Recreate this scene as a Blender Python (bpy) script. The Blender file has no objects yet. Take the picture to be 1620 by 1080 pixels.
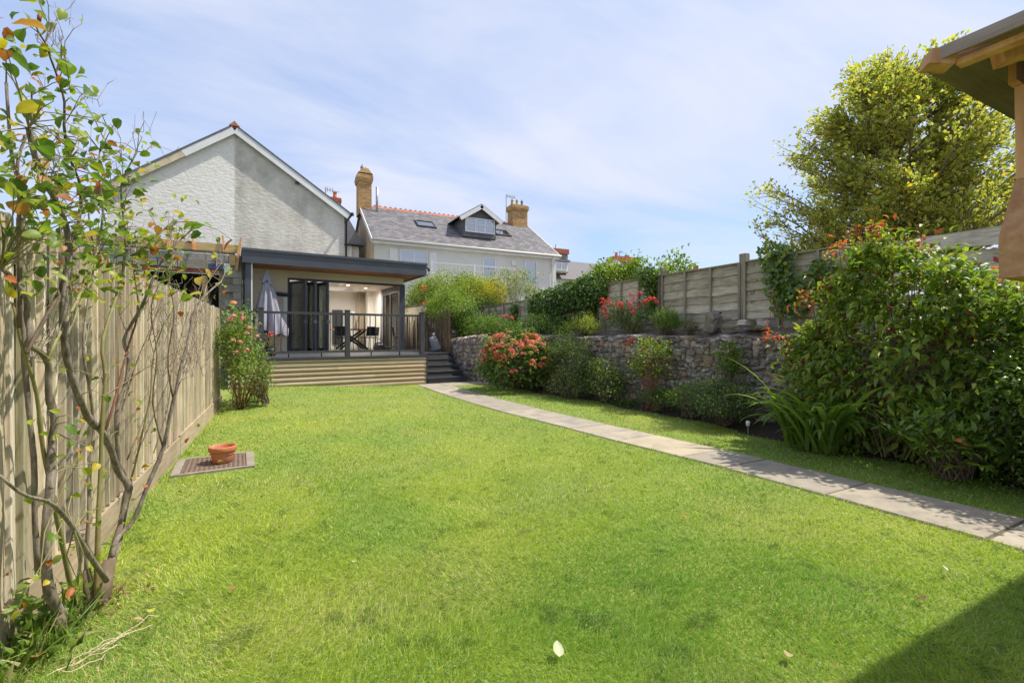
import bpy, math, random
import numpy as np
from mathutils import Vector, Matrix
random.seed(7)
rng = np.random.default_rng(7)
R = math.radians
S = bpy.context.scene
C = S.collection

# ---------------------------------------------------------------- camera, sky, sun, exposure
cam = bpy.data.objects.new('camera', bpy.data.cameras.new('camera'))
C.objects.link(cam); S.camera = cam
cam.location = (0, 0, 1.3); cam.rotation_euler = (R(90), 0, R(-26.9))
cam.data.sensor_width = 36; cam.data.lens = 16.0; cam.data.shift_y = -8/1620
cam.data.clip_end = 2000; cam.data.clip_start = 0.02

SUNV = Vector((.62, -.145, 1.02)).normalized()
SUN_EL = math.asin(SUNV.z); SUN_AZ = math.atan2(SUNV.x, SUNV.y)
world = bpy.data.worlds.new('World'); S.world = world; world.use_nodes = True
nt = world.node_tree; nt.nodes.clear()
def N(t, typ, **kw):
    n = t.nodes.new(typ)
    for k, v in kw.items():
        if hasattr(n, k): setattr(n, k, v)
        else: n.inputs[k].default_value = v
    return n
sky = N(nt, 'ShaderNodeTexSky'); sky.sky_type = 'NISHITA'; sky.sun_disc = False
sky.sun_elevation = SUN_EL; sky.sun_rotation = SUN_AZ; sky.altitude = 50
sky.air_density = 1.0; sky.dust_density = 0.8; sky.ozone_density = 2.5
tc = N(nt, 'ShaderNodeTexCoord')
# thin cirrus veil: the direction projected on a high flat layer, stretched noise
sep = N(nt, 'ShaderNodeSeparateXYZ'); nt.links.new(tc.outputs['Generated'], sep.inputs[0])
zc = N(nt, 'ShaderNodeMath', operation='MAXIMUM'); zc.inputs[1].default_value = 0.03
nt.links.new(sep.outputs['Z'], zc.inputs[0])
za = N(nt, 'ShaderNodeMath', operation='ADD'); za.inputs[1].default_value = 0.12
nt.links.new(zc.outputs[0], za.inputs[0])
dx = N(nt, 'ShaderNodeMath', operation='DIVIDE'); nt.links.new(sep.outputs['X'], dx.inputs[0]); nt.links.new(za.outputs[0], dx.inputs[1])
dy = N(nt, 'ShaderNodeMath', operation='DIVIDE'); nt.links.new(sep.outputs['Y'], dy.inputs[0]); nt.links.new(za.outputs[0], dy.inputs[1])
cmb = N(nt, 'ShaderNodeCombineXYZ'); nt.links.new(dx.outputs[0], cmb.inputs[0]); nt.links.new(dy.outputs[0], cmb.inputs[1])
mp = N(nt, 'ShaderNodeMapping'); mp.inputs['Rotation'].default_value = (0, 0, R(28)); mp.inputs['Scale'].default_value = (.55, 1.15, 1)
nt.links.new(cmb.outputs[0], mp.inputs[0])
n1 = N(nt, 'ShaderNodeTexNoise', Scale=1.0, Detail=8.0, Roughness=.58, Distortion=.5); nt.links.new(mp.outputs[0], n1.inputs['Vector'])
mp2 = N(nt, 'ShaderNodeMapping'); mp2.inputs['Location'].default_value = (3.1, 1.7, 0); mp2.inputs['Scale'].default_value = (.32, .32, 1)
nt.links.new(cmb.outputs[0], mp2.inputs[0])
n2 = N(nt, 'ShaderNodeTexNoise', Scale=1.0, Detail=3.0); nt.links.new(mp2.outputs[0], n2.inputs['Vector'])
mul = N(nt, 'ShaderNodeMath', operation='MULTIPLY_ADD'); mul.inputs[1].default_value = .55
nt.links.new(n1.outputs['Fac'], mul.inputs[0])
half = N(nt, 'ShaderNodeMath', operation='MULTIPLY'); half.inputs[1].default_value = .45
nt.links.new(n2.outputs['Fac'], half.inputs[0]); nt.links.new(half.outputs[0], mul.inputs[2])
cr = N(nt, 'ShaderNodeValToRGB'); cr.color_ramp.elements[0].position = .40; cr.color_ramp.elements[1].position = .58
cr.color_ramp.elements[0].color = (.0, .0, .0, 1); cr.color_ramp.elements[1].color = (.97, .97, .97, 1)
nt.links.new(mul.outputs[0], cr.inputs[0])
mx = N(nt, 'ShaderNodeMix', data_type='RGBA'); nt.links.new(cr.outputs[0], mx.inputs[0])
veil = N(nt, 'ShaderNodeMix', data_type='RGBA'); veil.inputs[0].default_value = .66; nt.links.new(sky.outputs[0], veil.inputs[6]); veil.inputs[7].default_value = (1.45, 1.9, 3.0, 1)
nt.links.new(veil.outputs[2], mx.inputs[6]); mx.inputs[7].default_value = (2.85, 3.02, 3.6, 1)
bg = N(nt, 'ShaderNodeBackground', Strength=0.15); nt.links.new(mx.outputs[2], bg.inputs[0])
wo = N(nt, 'ShaderNodeOutputWorld'); nt.links.new(bg.outputs[0], wo.inputs[0])

sun = bpy.data.objects.new('sun', bpy.data.lights.new('sun', 'SUN')); C.objects.link(sun)
sun.data.energy = 3.3; sun.data.angle = R(.8); sun.data.color = (1, .94, .85)
sun.rotation_euler = SUNV.to_track_quat('Z', 'Y').to_euler(); sun.location = (8, -4, 14)

S.view_settings.view_transform = 'Standard'; S.view_settings.look = 'None'
S.view_settings.exposure = 0.9; S.view_settings.gamma = 1; S.view_settings.use_curve_mapping = False
S.render.engine = 'CYCLES'

# ---------------------------------------------------------------- helpers
class MB:
    """collects geometry in world coordinates; F maps a local frame to the world"""
    def __init__(s, F=None): s.v = []; s.f = []; s.F = F
    def add(s, vs, fs):
        o = len(s.v)
        s.v += [tuple(s.F @ Vector(p)) if s.F else tuple(p) for p in vs]
        s.f += [tuple(i+o for i in f) for f in fs]
        return s
    def box(s, x0, x1, y0, y1, z0, z1, M=None):
        vs = [(x, y, z) for z in (z0, z1) for y in (y0, y1) for x in (x0, x1)]
        if M: vs = [tuple(M @ Vector(p)) for p in vs]
        return s.add(vs, [(0,2,3,1),(4,5,7,6),(0,1,5,4),(2,6,7,3),(0,4,6,2),(1,3,7,5)])
    def bar(s, a, b, w, h, up=(0,0,1)):
        a = Vector(a); b = Vector(b); d = (b-a).normalized(); up = Vector(up)
        x = d.cross(up)
        if x.length < 1e-4: x = d.cross(Vector((0,1,0)))
        x.normalize(); y = x.cross(d)
        vs = [p + x*i*w/2 + y*j*h/2 for p in (a, b) for (i, j) in ((-1,-1),(1,-1),(1,1),(-1,1))]
        return s.add(vs, [(0,1,2,3),(7,6,5,4),(0,4,5,1),(1,5,6,2),(2,6,7,3),(3,7,4,0)])
    def prism(s, poly, d):
        d = Vector(d); n = len(poly); P = [Vector(p) for p in poly]
        return s.add(P+[p+d for p in P], [tuple(range(n))[::-1], tuple(range(n, 2*n))]+[(i,(i+1)%n,n+(i+1)%n,n+i) for i in range(n)])
    def tube(s, pts, rad, n=6, cap=True):
        P = [Vector(p) for p in pts]; m = len(P)
        if not hasattr(rad, '__len__'): rad = [rad]*m
        prev = None; vs = []; fs = []
        for i in range(m):
            t = (P[min(i+1, m-1)] - P[max(i-1, 0)])
            t = t.normalized() if t.length > 1e-6 else Vector((0,0,1))
            a = Vector((0,0,1)) if prev is None else prev
            if prev is None and abs(t.z) > .9: a = Vector((1,0,0))
            u = (a - t*a.dot(t)); u = u.normalized() if u.length > 1e-6 else t.orthogonal().normalized()
            prev = u; w = t.cross(u)
            for k in range(n):
                q = 2*math.pi*k/n; vs.append(P[i] + (u*math.cos(q)+w*math.sin(q))*rad[i])
        for i in range(m-1):
            for k in range(n):
                fs.append((i*n+k, i*n+(k+1)%n, (i+1)*n+(k+1)%n, (i+1)*n+k))
        if cap: fs += [tuple(range(n))[::-1], tuple(range((m-1)*n, m*n))]
        return s.add(vs, fs)
    def lathe(s, prof, c, n=24):
        vs = [(c[0]+r*math.cos(2*math.pi*k/n), c[1]+r*math.sin(2*math.pi*k/n), c[2]+z) for r, z in prof for k in range(n)]
        fs = [(i*n+k, i*n+(k+1)%n, (i+1)*n+(k+1)%n, (i+1)*n+k) for i in range(len(prof)-1) for k in range(n)]
        return s.add(vs, fs)
    def mesh(s, name, mat, T=None, smooth=False):
        me = bpy.data.meshes.new(name)
        me.from_pydata([tuple(T @ Vector(v)) for v in s.v] if T else s.v, [], s.f)
        me.materials.append(mat)
        if smooth: me.polygons.foreach_set('use_smooth', [True]*len(me.polygons))
        me.update(); return me

WM = {}
def put(o, parent=None, M=None):
    """link, parent and place with a world matrix"""
    C.objects.link(o)
    M = M or Matrix.Identity(4); WM[o.name] = M
    if parent: o.parent = parent; o.matrix_local = WM[parent.name].inverted() @ M
    else: o.matrix_world = M
    return o
def tag(o, label=None, cat=None, group=None, kind=None):
    if label: o['label'] = label
    if cat: o['category'] = cat
    if group: o['group'] = group
    if kind: o['kind'] = kind
    return o
def thing(name, label, cat, loc=(0,0,0), rz=0, group=None):
    return tag(put(bpy.data.objects.new(name, None), None, Matrix.Translation(loc) @ Matrix.Rotation(rz, 4, 'Z')), label, cat, group)
def build(name, mb, mat, parent=None, smooth=False, kind=None, loc=None, label=None):
    if loc is None:
        a = np.array(mb.v); lo = a.min(0); hi = a.max(0); loc = ((lo[0]+hi[0])/2, (lo[1]+hi[1])/2, lo[2])
    M = Matrix.Translation(loc)
    o = bpy.data.objects.new(name, mb.mesh(name, mat, M.inverted(), smooth))
    put(o, parent, M)
    if kind: o['kind'] = kind
    if label: o['label'] = label
    return o
def inst(me, name, parent, M): return put(bpy.data.objects.new(name, me), parent, M)
def TR(x, y, z, rx=0, ry=0, rz=0, s=1):
    sc = Matrix.Diagonal((s, s, s, 1)) if not hasattr(s, '__len__') else Matrix.Diagonal((*s, 1))
    return Matrix.Translation((x, y, z)) @ Matrix.Rotation(rz, 4, 'Z') @ Matrix.Rotation(ry, 4, 'Y') @ Matrix.Rotation(rx, 4, 'X') @ sc

# ---------------------------------------------------------------- materials
def ramp(t, fac, stops):
    r = N(t, 'ShaderNodeValToRGB'); e = r.color_ramp.elements
    while len(e) < len(stops): e.new(.5)
    for i, (p, c) in enumerate(stops): e[i].position = p; e[i].color = (*c, 1)
    t.links.new(fac, r.inputs[0]); return r.outputs[0]
def mix(t, fac, a, b, mode='MIX'):
    m = N(t, 'ShaderNodeMix', data_type='RGBA'); m.blend_type = mode
    for i, x in ((0, fac), (6, a), (7, b)):
        if isinstance(x, (int, float)): m.inputs[i].default_value = x
        elif isinstance(x, tuple): m.inputs[i].default_value = (*x, 1)
        else: t.links.new(x, m.inputs[i])
    return m.outputs[2]
def mat(name, cols, scale=4, stretch=(1,1,1), stain=None, stain_scale=1.2, stain_amt=.5, rough=.8, bump=.3, bump_scale=None,
        rand=.25, hue=None, spec=.3, metal=0, bump_dist=.01, detail=6, brick=None):
    """cols: two or three albedos blended by stretched grain noise; per-object and per-island brightness differences; stains; relief"""
    m = bpy.data.materials.new(name); m.use_nodes = True; t = m.node_tree; b = t.nodes['Principled BSDF']
    tcn = N(t, 'ShaderNodeTexCoord'); oi = N(t, 'ShaderNodeObjectInfo'); ge = N(t, 'ShaderNodeNewGeometry')
    rs = N(t, 'ShaderNodeMath', operation='ADD'); t.links.new(oi.outputs['Random'], rs.inputs[0]); t.links.new(ge.outputs['Random Per Island'], rs.inputs[1])
    fr = N(t, 'ShaderNodeMath', operation='FRACT'); t.links.new(rs.outputs[0], fr.inputs[0])
    off = N(t, 'ShaderNodeVectorMath', operation='SCALE'); off.inputs[3].default_value = 37.0
    cx = N(t, 'ShaderNodeCombineXYZ'); [t.links.new(fr.outputs[0], cx.inputs[i]) for i in range(3)]
    t.links.new(cx.outputs[0], off.inputs[0])
    ad = N(t, 'ShaderNodeVectorMath', operation='ADD'); t.links.new(tcn.outputs['Object'], ad.inputs[0]); t.links.new(off.outputs[0], ad.inputs[1])
    mpn = N(t, 'ShaderNodeMapping'); mpn.inputs['Scale'].default_value = stretch; t.links.new(ad.outputs[0], mpn.inputs[0])
    no = N(t, 'ShaderNodeTexNoise', Scale=scale, Detail=detail, Roughness=.62); t.links.new(mpn.outputs[0], no.inputs['Vector'])
    k = len(cols)
    col = ramp(t, no.outputs['Fac'], [(.32+.36*i/(max(k-1,1)), c) for i, c in enumerate(cols)])
    if stain:
        n2 = N(t, 'ShaderNodeTexNoise', Scale=stain_scale, Detail=5.0, Roughness=.65); t.links.new(ad.outputs[0], n2.inputs['Vector'])
        f = ramp(t, n2.outputs['Fac'], [(.48, (0,0,0)), (.70, (stain_amt,)*3)])
        col = mix(t, f, col, stain)
    if hue: col = mix(t, ramp(t, fr.outputs[0], [(i/(len(hue)-1), (h[1],)*3) for i, h in enumerate(hue)]), col, ramp(t, fr.outputs[0], [(i/(len(hue)-1), h[0]) for i, h in enumerate(hue)]))
    if rand:
        mr = N(t, 'ShaderNodeMapRange'); mr.inputs[3].default_value = 1-rand; mr.inputs[4].default_value = 1+rand
        w = N(t, 'ShaderNodeMath', operation='MULTIPLY'); w.inputs[1].default_value = 7.31
        w2 = N(t, 'ShaderNodeMath', operation='FRACT'); t.links.new(fr.outputs[0], w.inputs[0]); t.links.new(w.outputs[0], w2.inputs[0])
        t.links.new(w2.outputs[0], mr.inputs[0]); cb = N(t, 'ShaderNodeCombineXYZ'); [t.links.new(mr.outputs[0], cb.inputs[i]) for i in range(3)]
        col = mix(t, 1.0, col, cb.outputs[0], 'MULTIPLY')
    t.links.new(col, b.inputs['Base Color'])
    b.inputs['Roughness'].default_value = rough; b.inputs['Metallic'].default_value = metal
    b.inputs['Specular IOR Level'].default_value = spec
    if bump:
        src = no.outputs['Fac']
        if bump_scale:
            n3 = N(t, 'ShaderNodeTexNoise', Scale=bump_scale, Detail=5.0, Roughness=.6); t.links.new(ad.outputs[0], n3.inputs['Vector']); src = n3.outputs['Fac']
        bn = N(t, 'ShaderNodeBump', Strength=bump, Distance=bump_dist); t.links.new(src, bn.inputs['Height']); t.links.new(bn.outputs[0], b.inputs['Normal'])
    return m
def leafmat(name, trans=.38, rough=.45, spec=.35, vein=.12):
    m = bpy.data.materials.new(name); m.use_nodes = True; t = m.node_tree; b = t.nodes['Principled BSDF']
    at = N(t, 'ShaderNodeAttribute', attribute_name='col'); tcn = N(t, 'ShaderNodeTexCoord')
    no = N(t, 'ShaderNodeTexNoise', Scale=40.0, Detail=3.0); t.links.new(tcn.outputs['Object'], no.inputs['Vector'])
    v = ramp(t, no.outputs['Fac'], [(.3, (1-vein,)*3), (.7, (1+vein,)*3)])
    col = mix(t, 1.0, at.outputs['Color'], v, 'MULTIPLY')
    t.links.new(col, b.inputs['Base Color']); b.inputs['Roughness'].default_value = rough; b.inputs['Specular IOR Level'].default_value = spec
    tr = N(t, 'ShaderNodeBsdfTranslucent'); t.links.new(mix(t, 1.0, col, (1.3, 1.45, .7), 'MULTIPLY'), tr.inputs[0])
    ms = N(t, 'ShaderNodeMixShader', Fac=trans); t.links.new(b.outputs[0], ms.inputs[1]); t.links.new(tr.outputs[0], ms.inputs[2])
    t.links.new(ms.outputs[0], t.nodes['Material Output'].inputs[0]); return m
def glassmat(name, tint=(.93,.96,.95), gl=.12, rough=.02):
    m = bpy.data.materials.new(name); m.use_nodes = True; t = m.node_tree; t.nodes.remove(t.nodes['Principled BSDF'])
    a = N(t, 'ShaderNodeBsdfTransparent', Color=(*tint, 1)); g = N(t, 'ShaderNodeBsdfGlossy', Roughness=rough)
    fz = N(t, 'ShaderNodeFresnel', IOR=1.5); mr = N(t, 'ShaderNodeMath', operation='ADD', use_clamp=True); mr.inputs[1].default_value = gl
    t.links.new(fz.outputs[0], mr.inputs[0]); ms = N(t, 'ShaderNodeMixShader'); t.links.new(mr.outputs[0], ms.inputs[0])
    t.links.new(a.outputs[0], ms.inputs[1]); t.links.new(g.outputs[0], ms.inputs[2]); t.links.new(ms.outputs[0], t.nodes['Material Output'].inputs[0]); return m

M_fence = mat('weathered_softwood', [(.27,.215,.14),(.52,.45,.33),(.66,.59,.46)], 5, (9,9,.7), stain=(.17,.16,.07), stain_scale=1.6, stain_amt=.5, bump=.5, rand=.34, hue=[((.38,.38,.17),.4),((.62,.54,.40),.3),((.42,.30,.17),.4),((.56,.51,.42),.3)])
M_gravel = mat('timber_kickboard', [(.32,.24,.15),(.47,.38,.27)], 4, (8,.7,8), stain=(.2,.17,.1), bump=.35, rand=.12)
M_slat = mat('grey_weathered_slats', [(.28,.235,.165),(.46,.395,.285),(.58,.51,.38)], 5, (10,.8,12), stain=(.11,.10,.06), stain_scale=2.2, stain_amt=.6, bump=.6, rand=.25)
M_post = mat('weathered_post', [(.22,.18,.13),(.38,.33,.25)], 5, (9,9,.8), stain=(.14,.12,.09), bump=.5, rand=.15)
M_log = mat('deck_face_board', [(.38,.28,.18),(.55,.43,.29)], 4, (.7,8,8), stain=(.30,.24,.17), stain_scale=1.5, bump=.3, rand=.18, hue=[((.55,.40,.22),.35),((.5,.44,.36),.35),((.46,.34,.2),.2)])
M_grey = mat('anthracite_metal', [(.055,.06,.07),(.07,.076,.086)], 3, rough=.45, bump=.03, rand=.05, spec=.5)
M_comp = mat('dark_composite_board', [(.035,.037,.042),(.065,.068,.075)], 6, (1,14,14), rough=.55, bump=.25, rand=.2, spec=.4, stain=(.11,.11,.115), stain_scale=3, stain_amt=.35)
M_rail = mat('dark_composite_rail', [(.05,.05,.055),(.075,.073,.075)], 6, rough=.6, bump=.1, rand=.08)
M_cream = mat('cream_render', [(.84,.75,.56),(.87,.78,.60)], 6, rough=.9, bump=.08, rand=0, bump_scale=60, bump_dist=.004)
M_int = mat('interior_plaster', [(.80,.78,.73),(.83,.81,.76)], 3, rough=.9, bump=0, rand=.03)
M_soffit = mat('cedar_soffit', [(.28,.10,.04),(.40,.16,.06)], 4, (.6,9,9), rough=.5, bump=.1, rand=0)
M_white = mat('white_paint', [(.74,.74,.72),(.8,.8,.78)], 3, rough=.55, bump=.03, rand=.03, stain=(.55,.52,.45), stain_scale=2, stain_amt=.25)
M_oldcream = mat('flaking_cream_paint', [(.58,.48,.31),(.68,.6,.42)], 3, rough=.7, bump=.2, rand=.05, stain=(.25,.2,.14), stain_scale=3.5, stain_amt=.6)
M_h2wall = mat('pale_rendered_wall', [(.66,.655,.60),(.71,.70,.64)], 1.2, rough=.9, bump=.05, rand=0, stain=(.58,.56,.49), stain_scale=.5, stain_amt=.4)
M_tan = mat('tan_rendered_gable', [(.42,.33,.22),(.52,.42,.28)], 1.2, rough=.9, bump=.2, rand=0)
M_slate = mat('roof_slate', [(.15,.145,.15),(.23,.22,.22)], 6, rough=.65, bump=.25, rand=.28, hue=[((.22,.21,.2),.3),((.20,.16,.15),.3),((.17,.18,.2),.2)])
M_slatedark = mat('dormer_slate', [(.11,.115,.125),(.19,.19,.20)], 6, rough=.6, bump=.3, rand=.25)
M_terra = mat('terracotta', [(.42,.14,.06),(.52,.19,.085)], 6, rough=.75, bump=.15, rand=.06, stain=(.42,.27,.2), stain_scale=11, stain_amt=.8)
M_ridge = mat('red_ridge_tile', [(.40,.13,.07),(.55,.22,.12)], 6, rough=.8, bump=.2, rand=.2)
M_stone = mat('rubble_stone', [(.15,.12,.10),(.34,.29,.245),(.60,.53,.45)], 14, rough=.9, bump=.9, bump_dist=.02, rand=.35, stain=(.07,.065,.055), stain_scale=5, stain_amt=.7,
              hue=[((.32,.28,.25),.3),((.50,.28,.13),.45),((.46,.42,.38),.3),((.24,.17,.16),.5),((.58,.53,.45),.5),((.28,.25,.24),.3)])
M_mortar = mat('wall_mortar', [(.19,.155,.125),(.36,.30,.24)], 14, rough=.95, bump=.9, bump_dist=.02, rand=0, stain=(.05,.06,.03), stain_scale=2)
M_soil = mat('bed_soil', [(.035,.026,.018),(.075,.055,.038)], 30, rough=.95, bump=1, bump_dist=.02, rand=0)
M_soil2 = mat('dry_rubbly_soil', [(.13,.10,.075),(.25,.21,.165)], 14, rough=.95, bump=1, bump_dist=.03, rand=0)
M_ground = mat('distant_ground', [(.08,.1,.03),(.12,.13,.05)], 1, rough=.95, bump=.1, rand=0)
M_slab = mat('sandstone_slab', [(.29,.245,.17),(.42,.355,.255)], 3.0, rough=.75, bump=.25, bump_scale=18, bump_dist=.004, rand=.1, stain=(.14,.13,.11), stain_scale=4.5, stain_amt=.95,
              hue=[((.38,.33,.25),.4),((.29,.265,.23),.45),((.43,.36,.23),.5)])
M_joint = mat('path_joint_sand', [(.10,.085,.06),(.17,.15,.1)], 20, rough=.95, bump=.4, rand=0)
M_block = mat('concrete_block', [(.25,.235,.21),(.34,.32,.29)], 9, rough=.95, bump=.4, rand=.18, stain=(.18,.165,.14), stain_scale=3)
M_dark = mat('dark_cavity', [(.01,.009,.008),(.02,.018,.016)], 4, rough=.9, bump=0, rand=0)  # near-black; in the openings it puts their shade into the colour
M_redpaint = mat('faded_red_paint', [(.18,.05,.035),(.28,.09,.06)], 4, rough=.7, bump=.15, rand=.1)
M_pine = mat('fresh_sawn_pine', [(.52,.34,.14),(.66,.47,.22)], 4, (.8,8,8), rough=.7, bump=.15, rand=.12)
M_gaz = mat('gazebo_pine', [(.42,.18,.075),(.60,.31,.14),(.68,.40,.22)], 3.5, (7,7,.8), rough=.65, bump=.2, rand=.12, stain=(.34,.19,.09), stain_scale=3)
M_gazx = mat('gazebo_board', [(.42,.19,.08),(.60,.34,.17)], 3.5, (.7,9,9), rough=.7, bump=.25, rand=.14, stain=(.3,.2,.11), stain_scale=3)
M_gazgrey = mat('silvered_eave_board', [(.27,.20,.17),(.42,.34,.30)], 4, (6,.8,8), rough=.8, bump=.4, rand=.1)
M_gazdark = mat('shaded_eave_board', [(.16,.13,.10),(.25,.21,.165)], 4, (.7,9,9), stain=(.12,.13,.08), rough=.85, bump=.4, rand=.1)  # darker copy of the eave board; its underside's shade is in the colour
M_rust = mat('dark_iron_plate', [(.06,.03,.02),(.12,.06,.035)], 20, rough=.7, bump=.2, rand=0)
M_cover = mat('rusty_cover_plate', [(.15,.10,.075),(.24,.17,.13)], 12, rough=.75, bump=.3, rand=.05, stain=(.12,.09,.07), stain_scale=6)
M_conc = mat('concrete_surround', [(.22,.19,.15),(.32,.28,.22)], 9, rough=.9, bump=.3, rand=.03)
M_yb = mat('yellow_brick', [(.42,.25,.10),(.56,.36,.16)], 12, rough=.85, bump=.2, rand=.22)
M_rb = mat('red_brick', [(.36,.11,.05),(.5,.17,.09)], 12, rough=.85, bump=.2, rand=.2)
M_greystone = mat('chimney_stone', [(.14,.125,.115),(.30,.27,.25)], 5, rough=.9, bump=.8, rand=.2)
M_fabric = mat('grey_umbrella_cloth', [(.27,.26,.30),(.32,.31,.35)], 9, rough=.85, bump=.1, rand=0)
M_black = mat('matt_black', [(.015,.015,.017),(.025,.025,.027)], 5, rough=.5, bump=0, rand=0)
M_woodtop = mat('polished_table_top', [(.32,.10,.03),(.45,.17,.06)], 4, (1,8,1), rough=.35, bump=.03, rand=0)
M_brown = mat('brown_timber_door', [(.10,.045,.02),(.16,.075,.035)], 4, (8,8,1), rough=.5, bump=.1, rand=.1)
M_curt = mat('beige_curtain', [(.52,.44,.32),(.6,.52,.4)], 9, rough=.9, bump=.1, rand=0)
M_bagl = mat('dark_leather', [(.04,.022,.018),(.09,.05,.04)], 9, rough=.5, bump=.3, rand=.2)
M_reed = mat('reed_screen', [(.13,.085,.055),(.25,.175,.115)], 6, (9,9,1), rough=.9, bump=.3, rand=.3)
M_bark = mat('grey_bark', [(.10,.07,.05),(.22,.175,.135),(.34,.295,.245)], 16, (3,3,1), rough=.9, bump=.8, rand=.1, stain=(.16,.17,.07), stain_scale=9, bump_dist=.006)
M_twig = mat('pale_dry_twig', [(.24,.18,.13),(.42,.35,.28)], 20, rough=.9, bump=.3, rand=.2)
M_gstem = mat('green_stem', [(.16,.17,.05),(.26,.24,.09)], 14, rough=.6, bump=.2, rand=.1, stain=(.24,.10,.06), stain_scale=9)
M_rstem = mat('red_brown_stem', [(.16,.06,.035),(.28,.12,.07)], 14, rough=.6, bump=.2, rand=.15)
M_bstem = mat('brown_stem', [(.10,.07,.045),(.19,.14,.09)], 14, rough=.8, bump=.4, rand=.2)
M_leaf = leafmat('leaf', .42); M_gloss = leafmat('glossy_leaf', .32, .32, .5); M_petal = leafmat('petal', .35, .6, .2, .06); M_grass = leafmat('grass_blade', .34, .5, .3, .05)
M_glass = glassmat('window_glass', (.95,.97,.96), .05); M_glass2 = glassmat('reflective_glass', (.25,.3,.33), .45)
M_glassf = glassmat('door_glass', (.85,.9,.88), .16, .25)
M_skyg = glassmat('rooflight_glass', (.95,.97,.97), .03)
M_galv = mat('galvanised_metal', [(.35,.36,.37),(.45,.46,.47)], 6, rough=.4, bump=.05, metal=.6, rand=0)
M_string = mat('jute_string', [(.52,.42,.26),(.64,.54,.36)], 30, rough=.9, bump=.3, rand=0)
M_lead = mat('lead_flashing', [(.16,.17,.18),(.22,.23,.24)], 6, rough=.6, bump=.1, rand=0)

def roughcast():
    m = bpy.data.materials.new('roughcast_render'); m.use_nodes = True; t = m.node_tree; b = t.nodes['Principled BSDF']
    tcn = N(t, 'ShaderNodeTexCoord')
    n1 = N(t, 'ShaderNodeTexNoise', Scale=9.0, Detail=6.0, Roughness=.7); mp = N(t, 'ShaderNodeMapping'); mp.inputs['Scale'].default_value = (.6, .6, 1.3)
    t.links.new(tcn.outputs['Object'], mp.inputs[0]); t.links.new(mp.outputs[0], n1.inputs['Vector'])
    n2 = N(t, 'ShaderNodeTexNoise', Scale=.55, Detail=6.0, Roughness=.62); t.links.new(tcn.outputs['Object'], n2.inputs['Vector'])
    # streaks of old dirt that run down the unpainted (right) half only
    n3 = N(t, 'ShaderNodeTexNoise', Scale=1.6, Detail=5.0, Roughness=.6); mp3 = N(t, 'ShaderNodeMapping'); mp3.inputs['Scale'].default_value = (1.0, 1.0, .6)
    t.links.new(tcn.outputs['Object'], mp3.inputs[0]); t.links.new(mp3.outputs[0], n3.inputs['Vector'])
    fresh = ramp(t, n2.outputs['Fac'], [(.3, (.79,.755,.68)), (.7, (.85,.82,.745))])
    old = ramp(t, n3.outputs['Fac'], [(.28, (.44,.41,.34)), (.5, (.61,.575,.49)), (.75, (.73,.69,.61))])
    sp = N(t, 'ShaderNodeSeparateXYZ'); t.links.new(tcn.outputs['Object'], sp.inputs[0])
    st = N(t, 'ShaderNodeMapRange'); st.inputs[1].default_value = -.04; st.inputs[2].default_value = .04; t.links.new(sp.outputs['X'], st.inputs[0])
    col = mix(t, st.outputs[0], fresh, old)
    fine = ramp(t, n1.outputs['Fac'], [(.3, (.86,.86,.86)), (.6, (1.04,1.04,1.04))])
    t.links.new(mix(t, 1.0, col, fine, 'MULTIPLY'), b.inputs['Base Color']); b.inputs['Roughness'].default_value = .95; b.inputs['Specular IOR Level'].default_value = .1
    bn = N(t, 'ShaderNodeBump', Strength=.65, Distance=.06); t.links.new(n1.outputs['Fac'], bn.inputs['Height']); t.links.new(bn.outputs[0], b.inputs['Normal'])
    return m
M_rough = roughcast()

# frame of the extension, deck and the white house (turned 4.6 degrees from the garden axis)
EA = math.atan2(.0802, .9968)
EF = Matrix.Translation((3.56, 12.19, 0)) @ Matrix.Rotation(EA, 4, 'Z')
def E(u, v, z=0): return tuple(EF @ Vector((u, v, z)))

# ---------------------------------------------------------------- the ground
def sm(x, a, b):
    t = min(1, max(0, (x-a)/(b-a))); return t*t*(3-2*t)
def gz(x, y): return .13*sm(y, 8.3, 11.6)*sm(x, 3.1, -.3)
g = MB(); g.add([(-400,-400,-.12),(400,-400,-.12),(400,400,-.12),(-400,400,-.12)], [(0,1,2,3)])
build('ground', g, M_ground, kind='structure', loc=(0,0,-.12))
def lawnmat():
    m = bpy.data.materials.new('lawn_turf'); m.use_nodes = True; t = m.node_tree; b = t.nodes['Principled BSDF']
    tcn = N(t, 'ShaderNodeTexCoord')
    n1 = N(t, 'ShaderNodeTexNoise', Scale=60.0, Detail=6.0); n2 = N(t, 'ShaderNodeTexNoise', Scale=1.1, Detail=4.0)
    [t.links.new(tcn.outputs['Object'], n.inputs['Vector']) for n in (n1, n2)]
    a = ramp(t, n1.outputs['Fac'], [(.3, (.13,.16,.03)), (.7, (.27,.32,.07))])
    c = ramp(t, n2.outputs['Fac'], [(.35, (.85,.95,.8)), (.65, (1.2,1.1,.9))])
    t.links.new(mix(t, 1.0, a, c, 'MULTIPLY'), b.inputs['Base Color']); b.inputs['Roughness'].default_value = .95
    bn = N(t, 'ShaderNodeBump', Strength=.8, Distance=.02); t.links.new(n1.outputs['Fac'], bn.inputs['Height']); t.links.new(bn.outputs[0], b.inputs['Normal'])
    return m
M_lawn = lawnmat()
xs = np.linspace(-3, 6.0, 46); ys = np.linspace(-3, 14, 80)
g = MB(); g.add([(x, y, gz(x, y)) for y in ys for x in xs], [(j*46+i, j*46+i+1, (j+1)*46+i+1, (j+1)*46+i) for j in range(79) for i in range(45)])
build('lawn', g, M_lawn, smooth=True, kind='structure', loc=(0,0,0))

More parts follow.
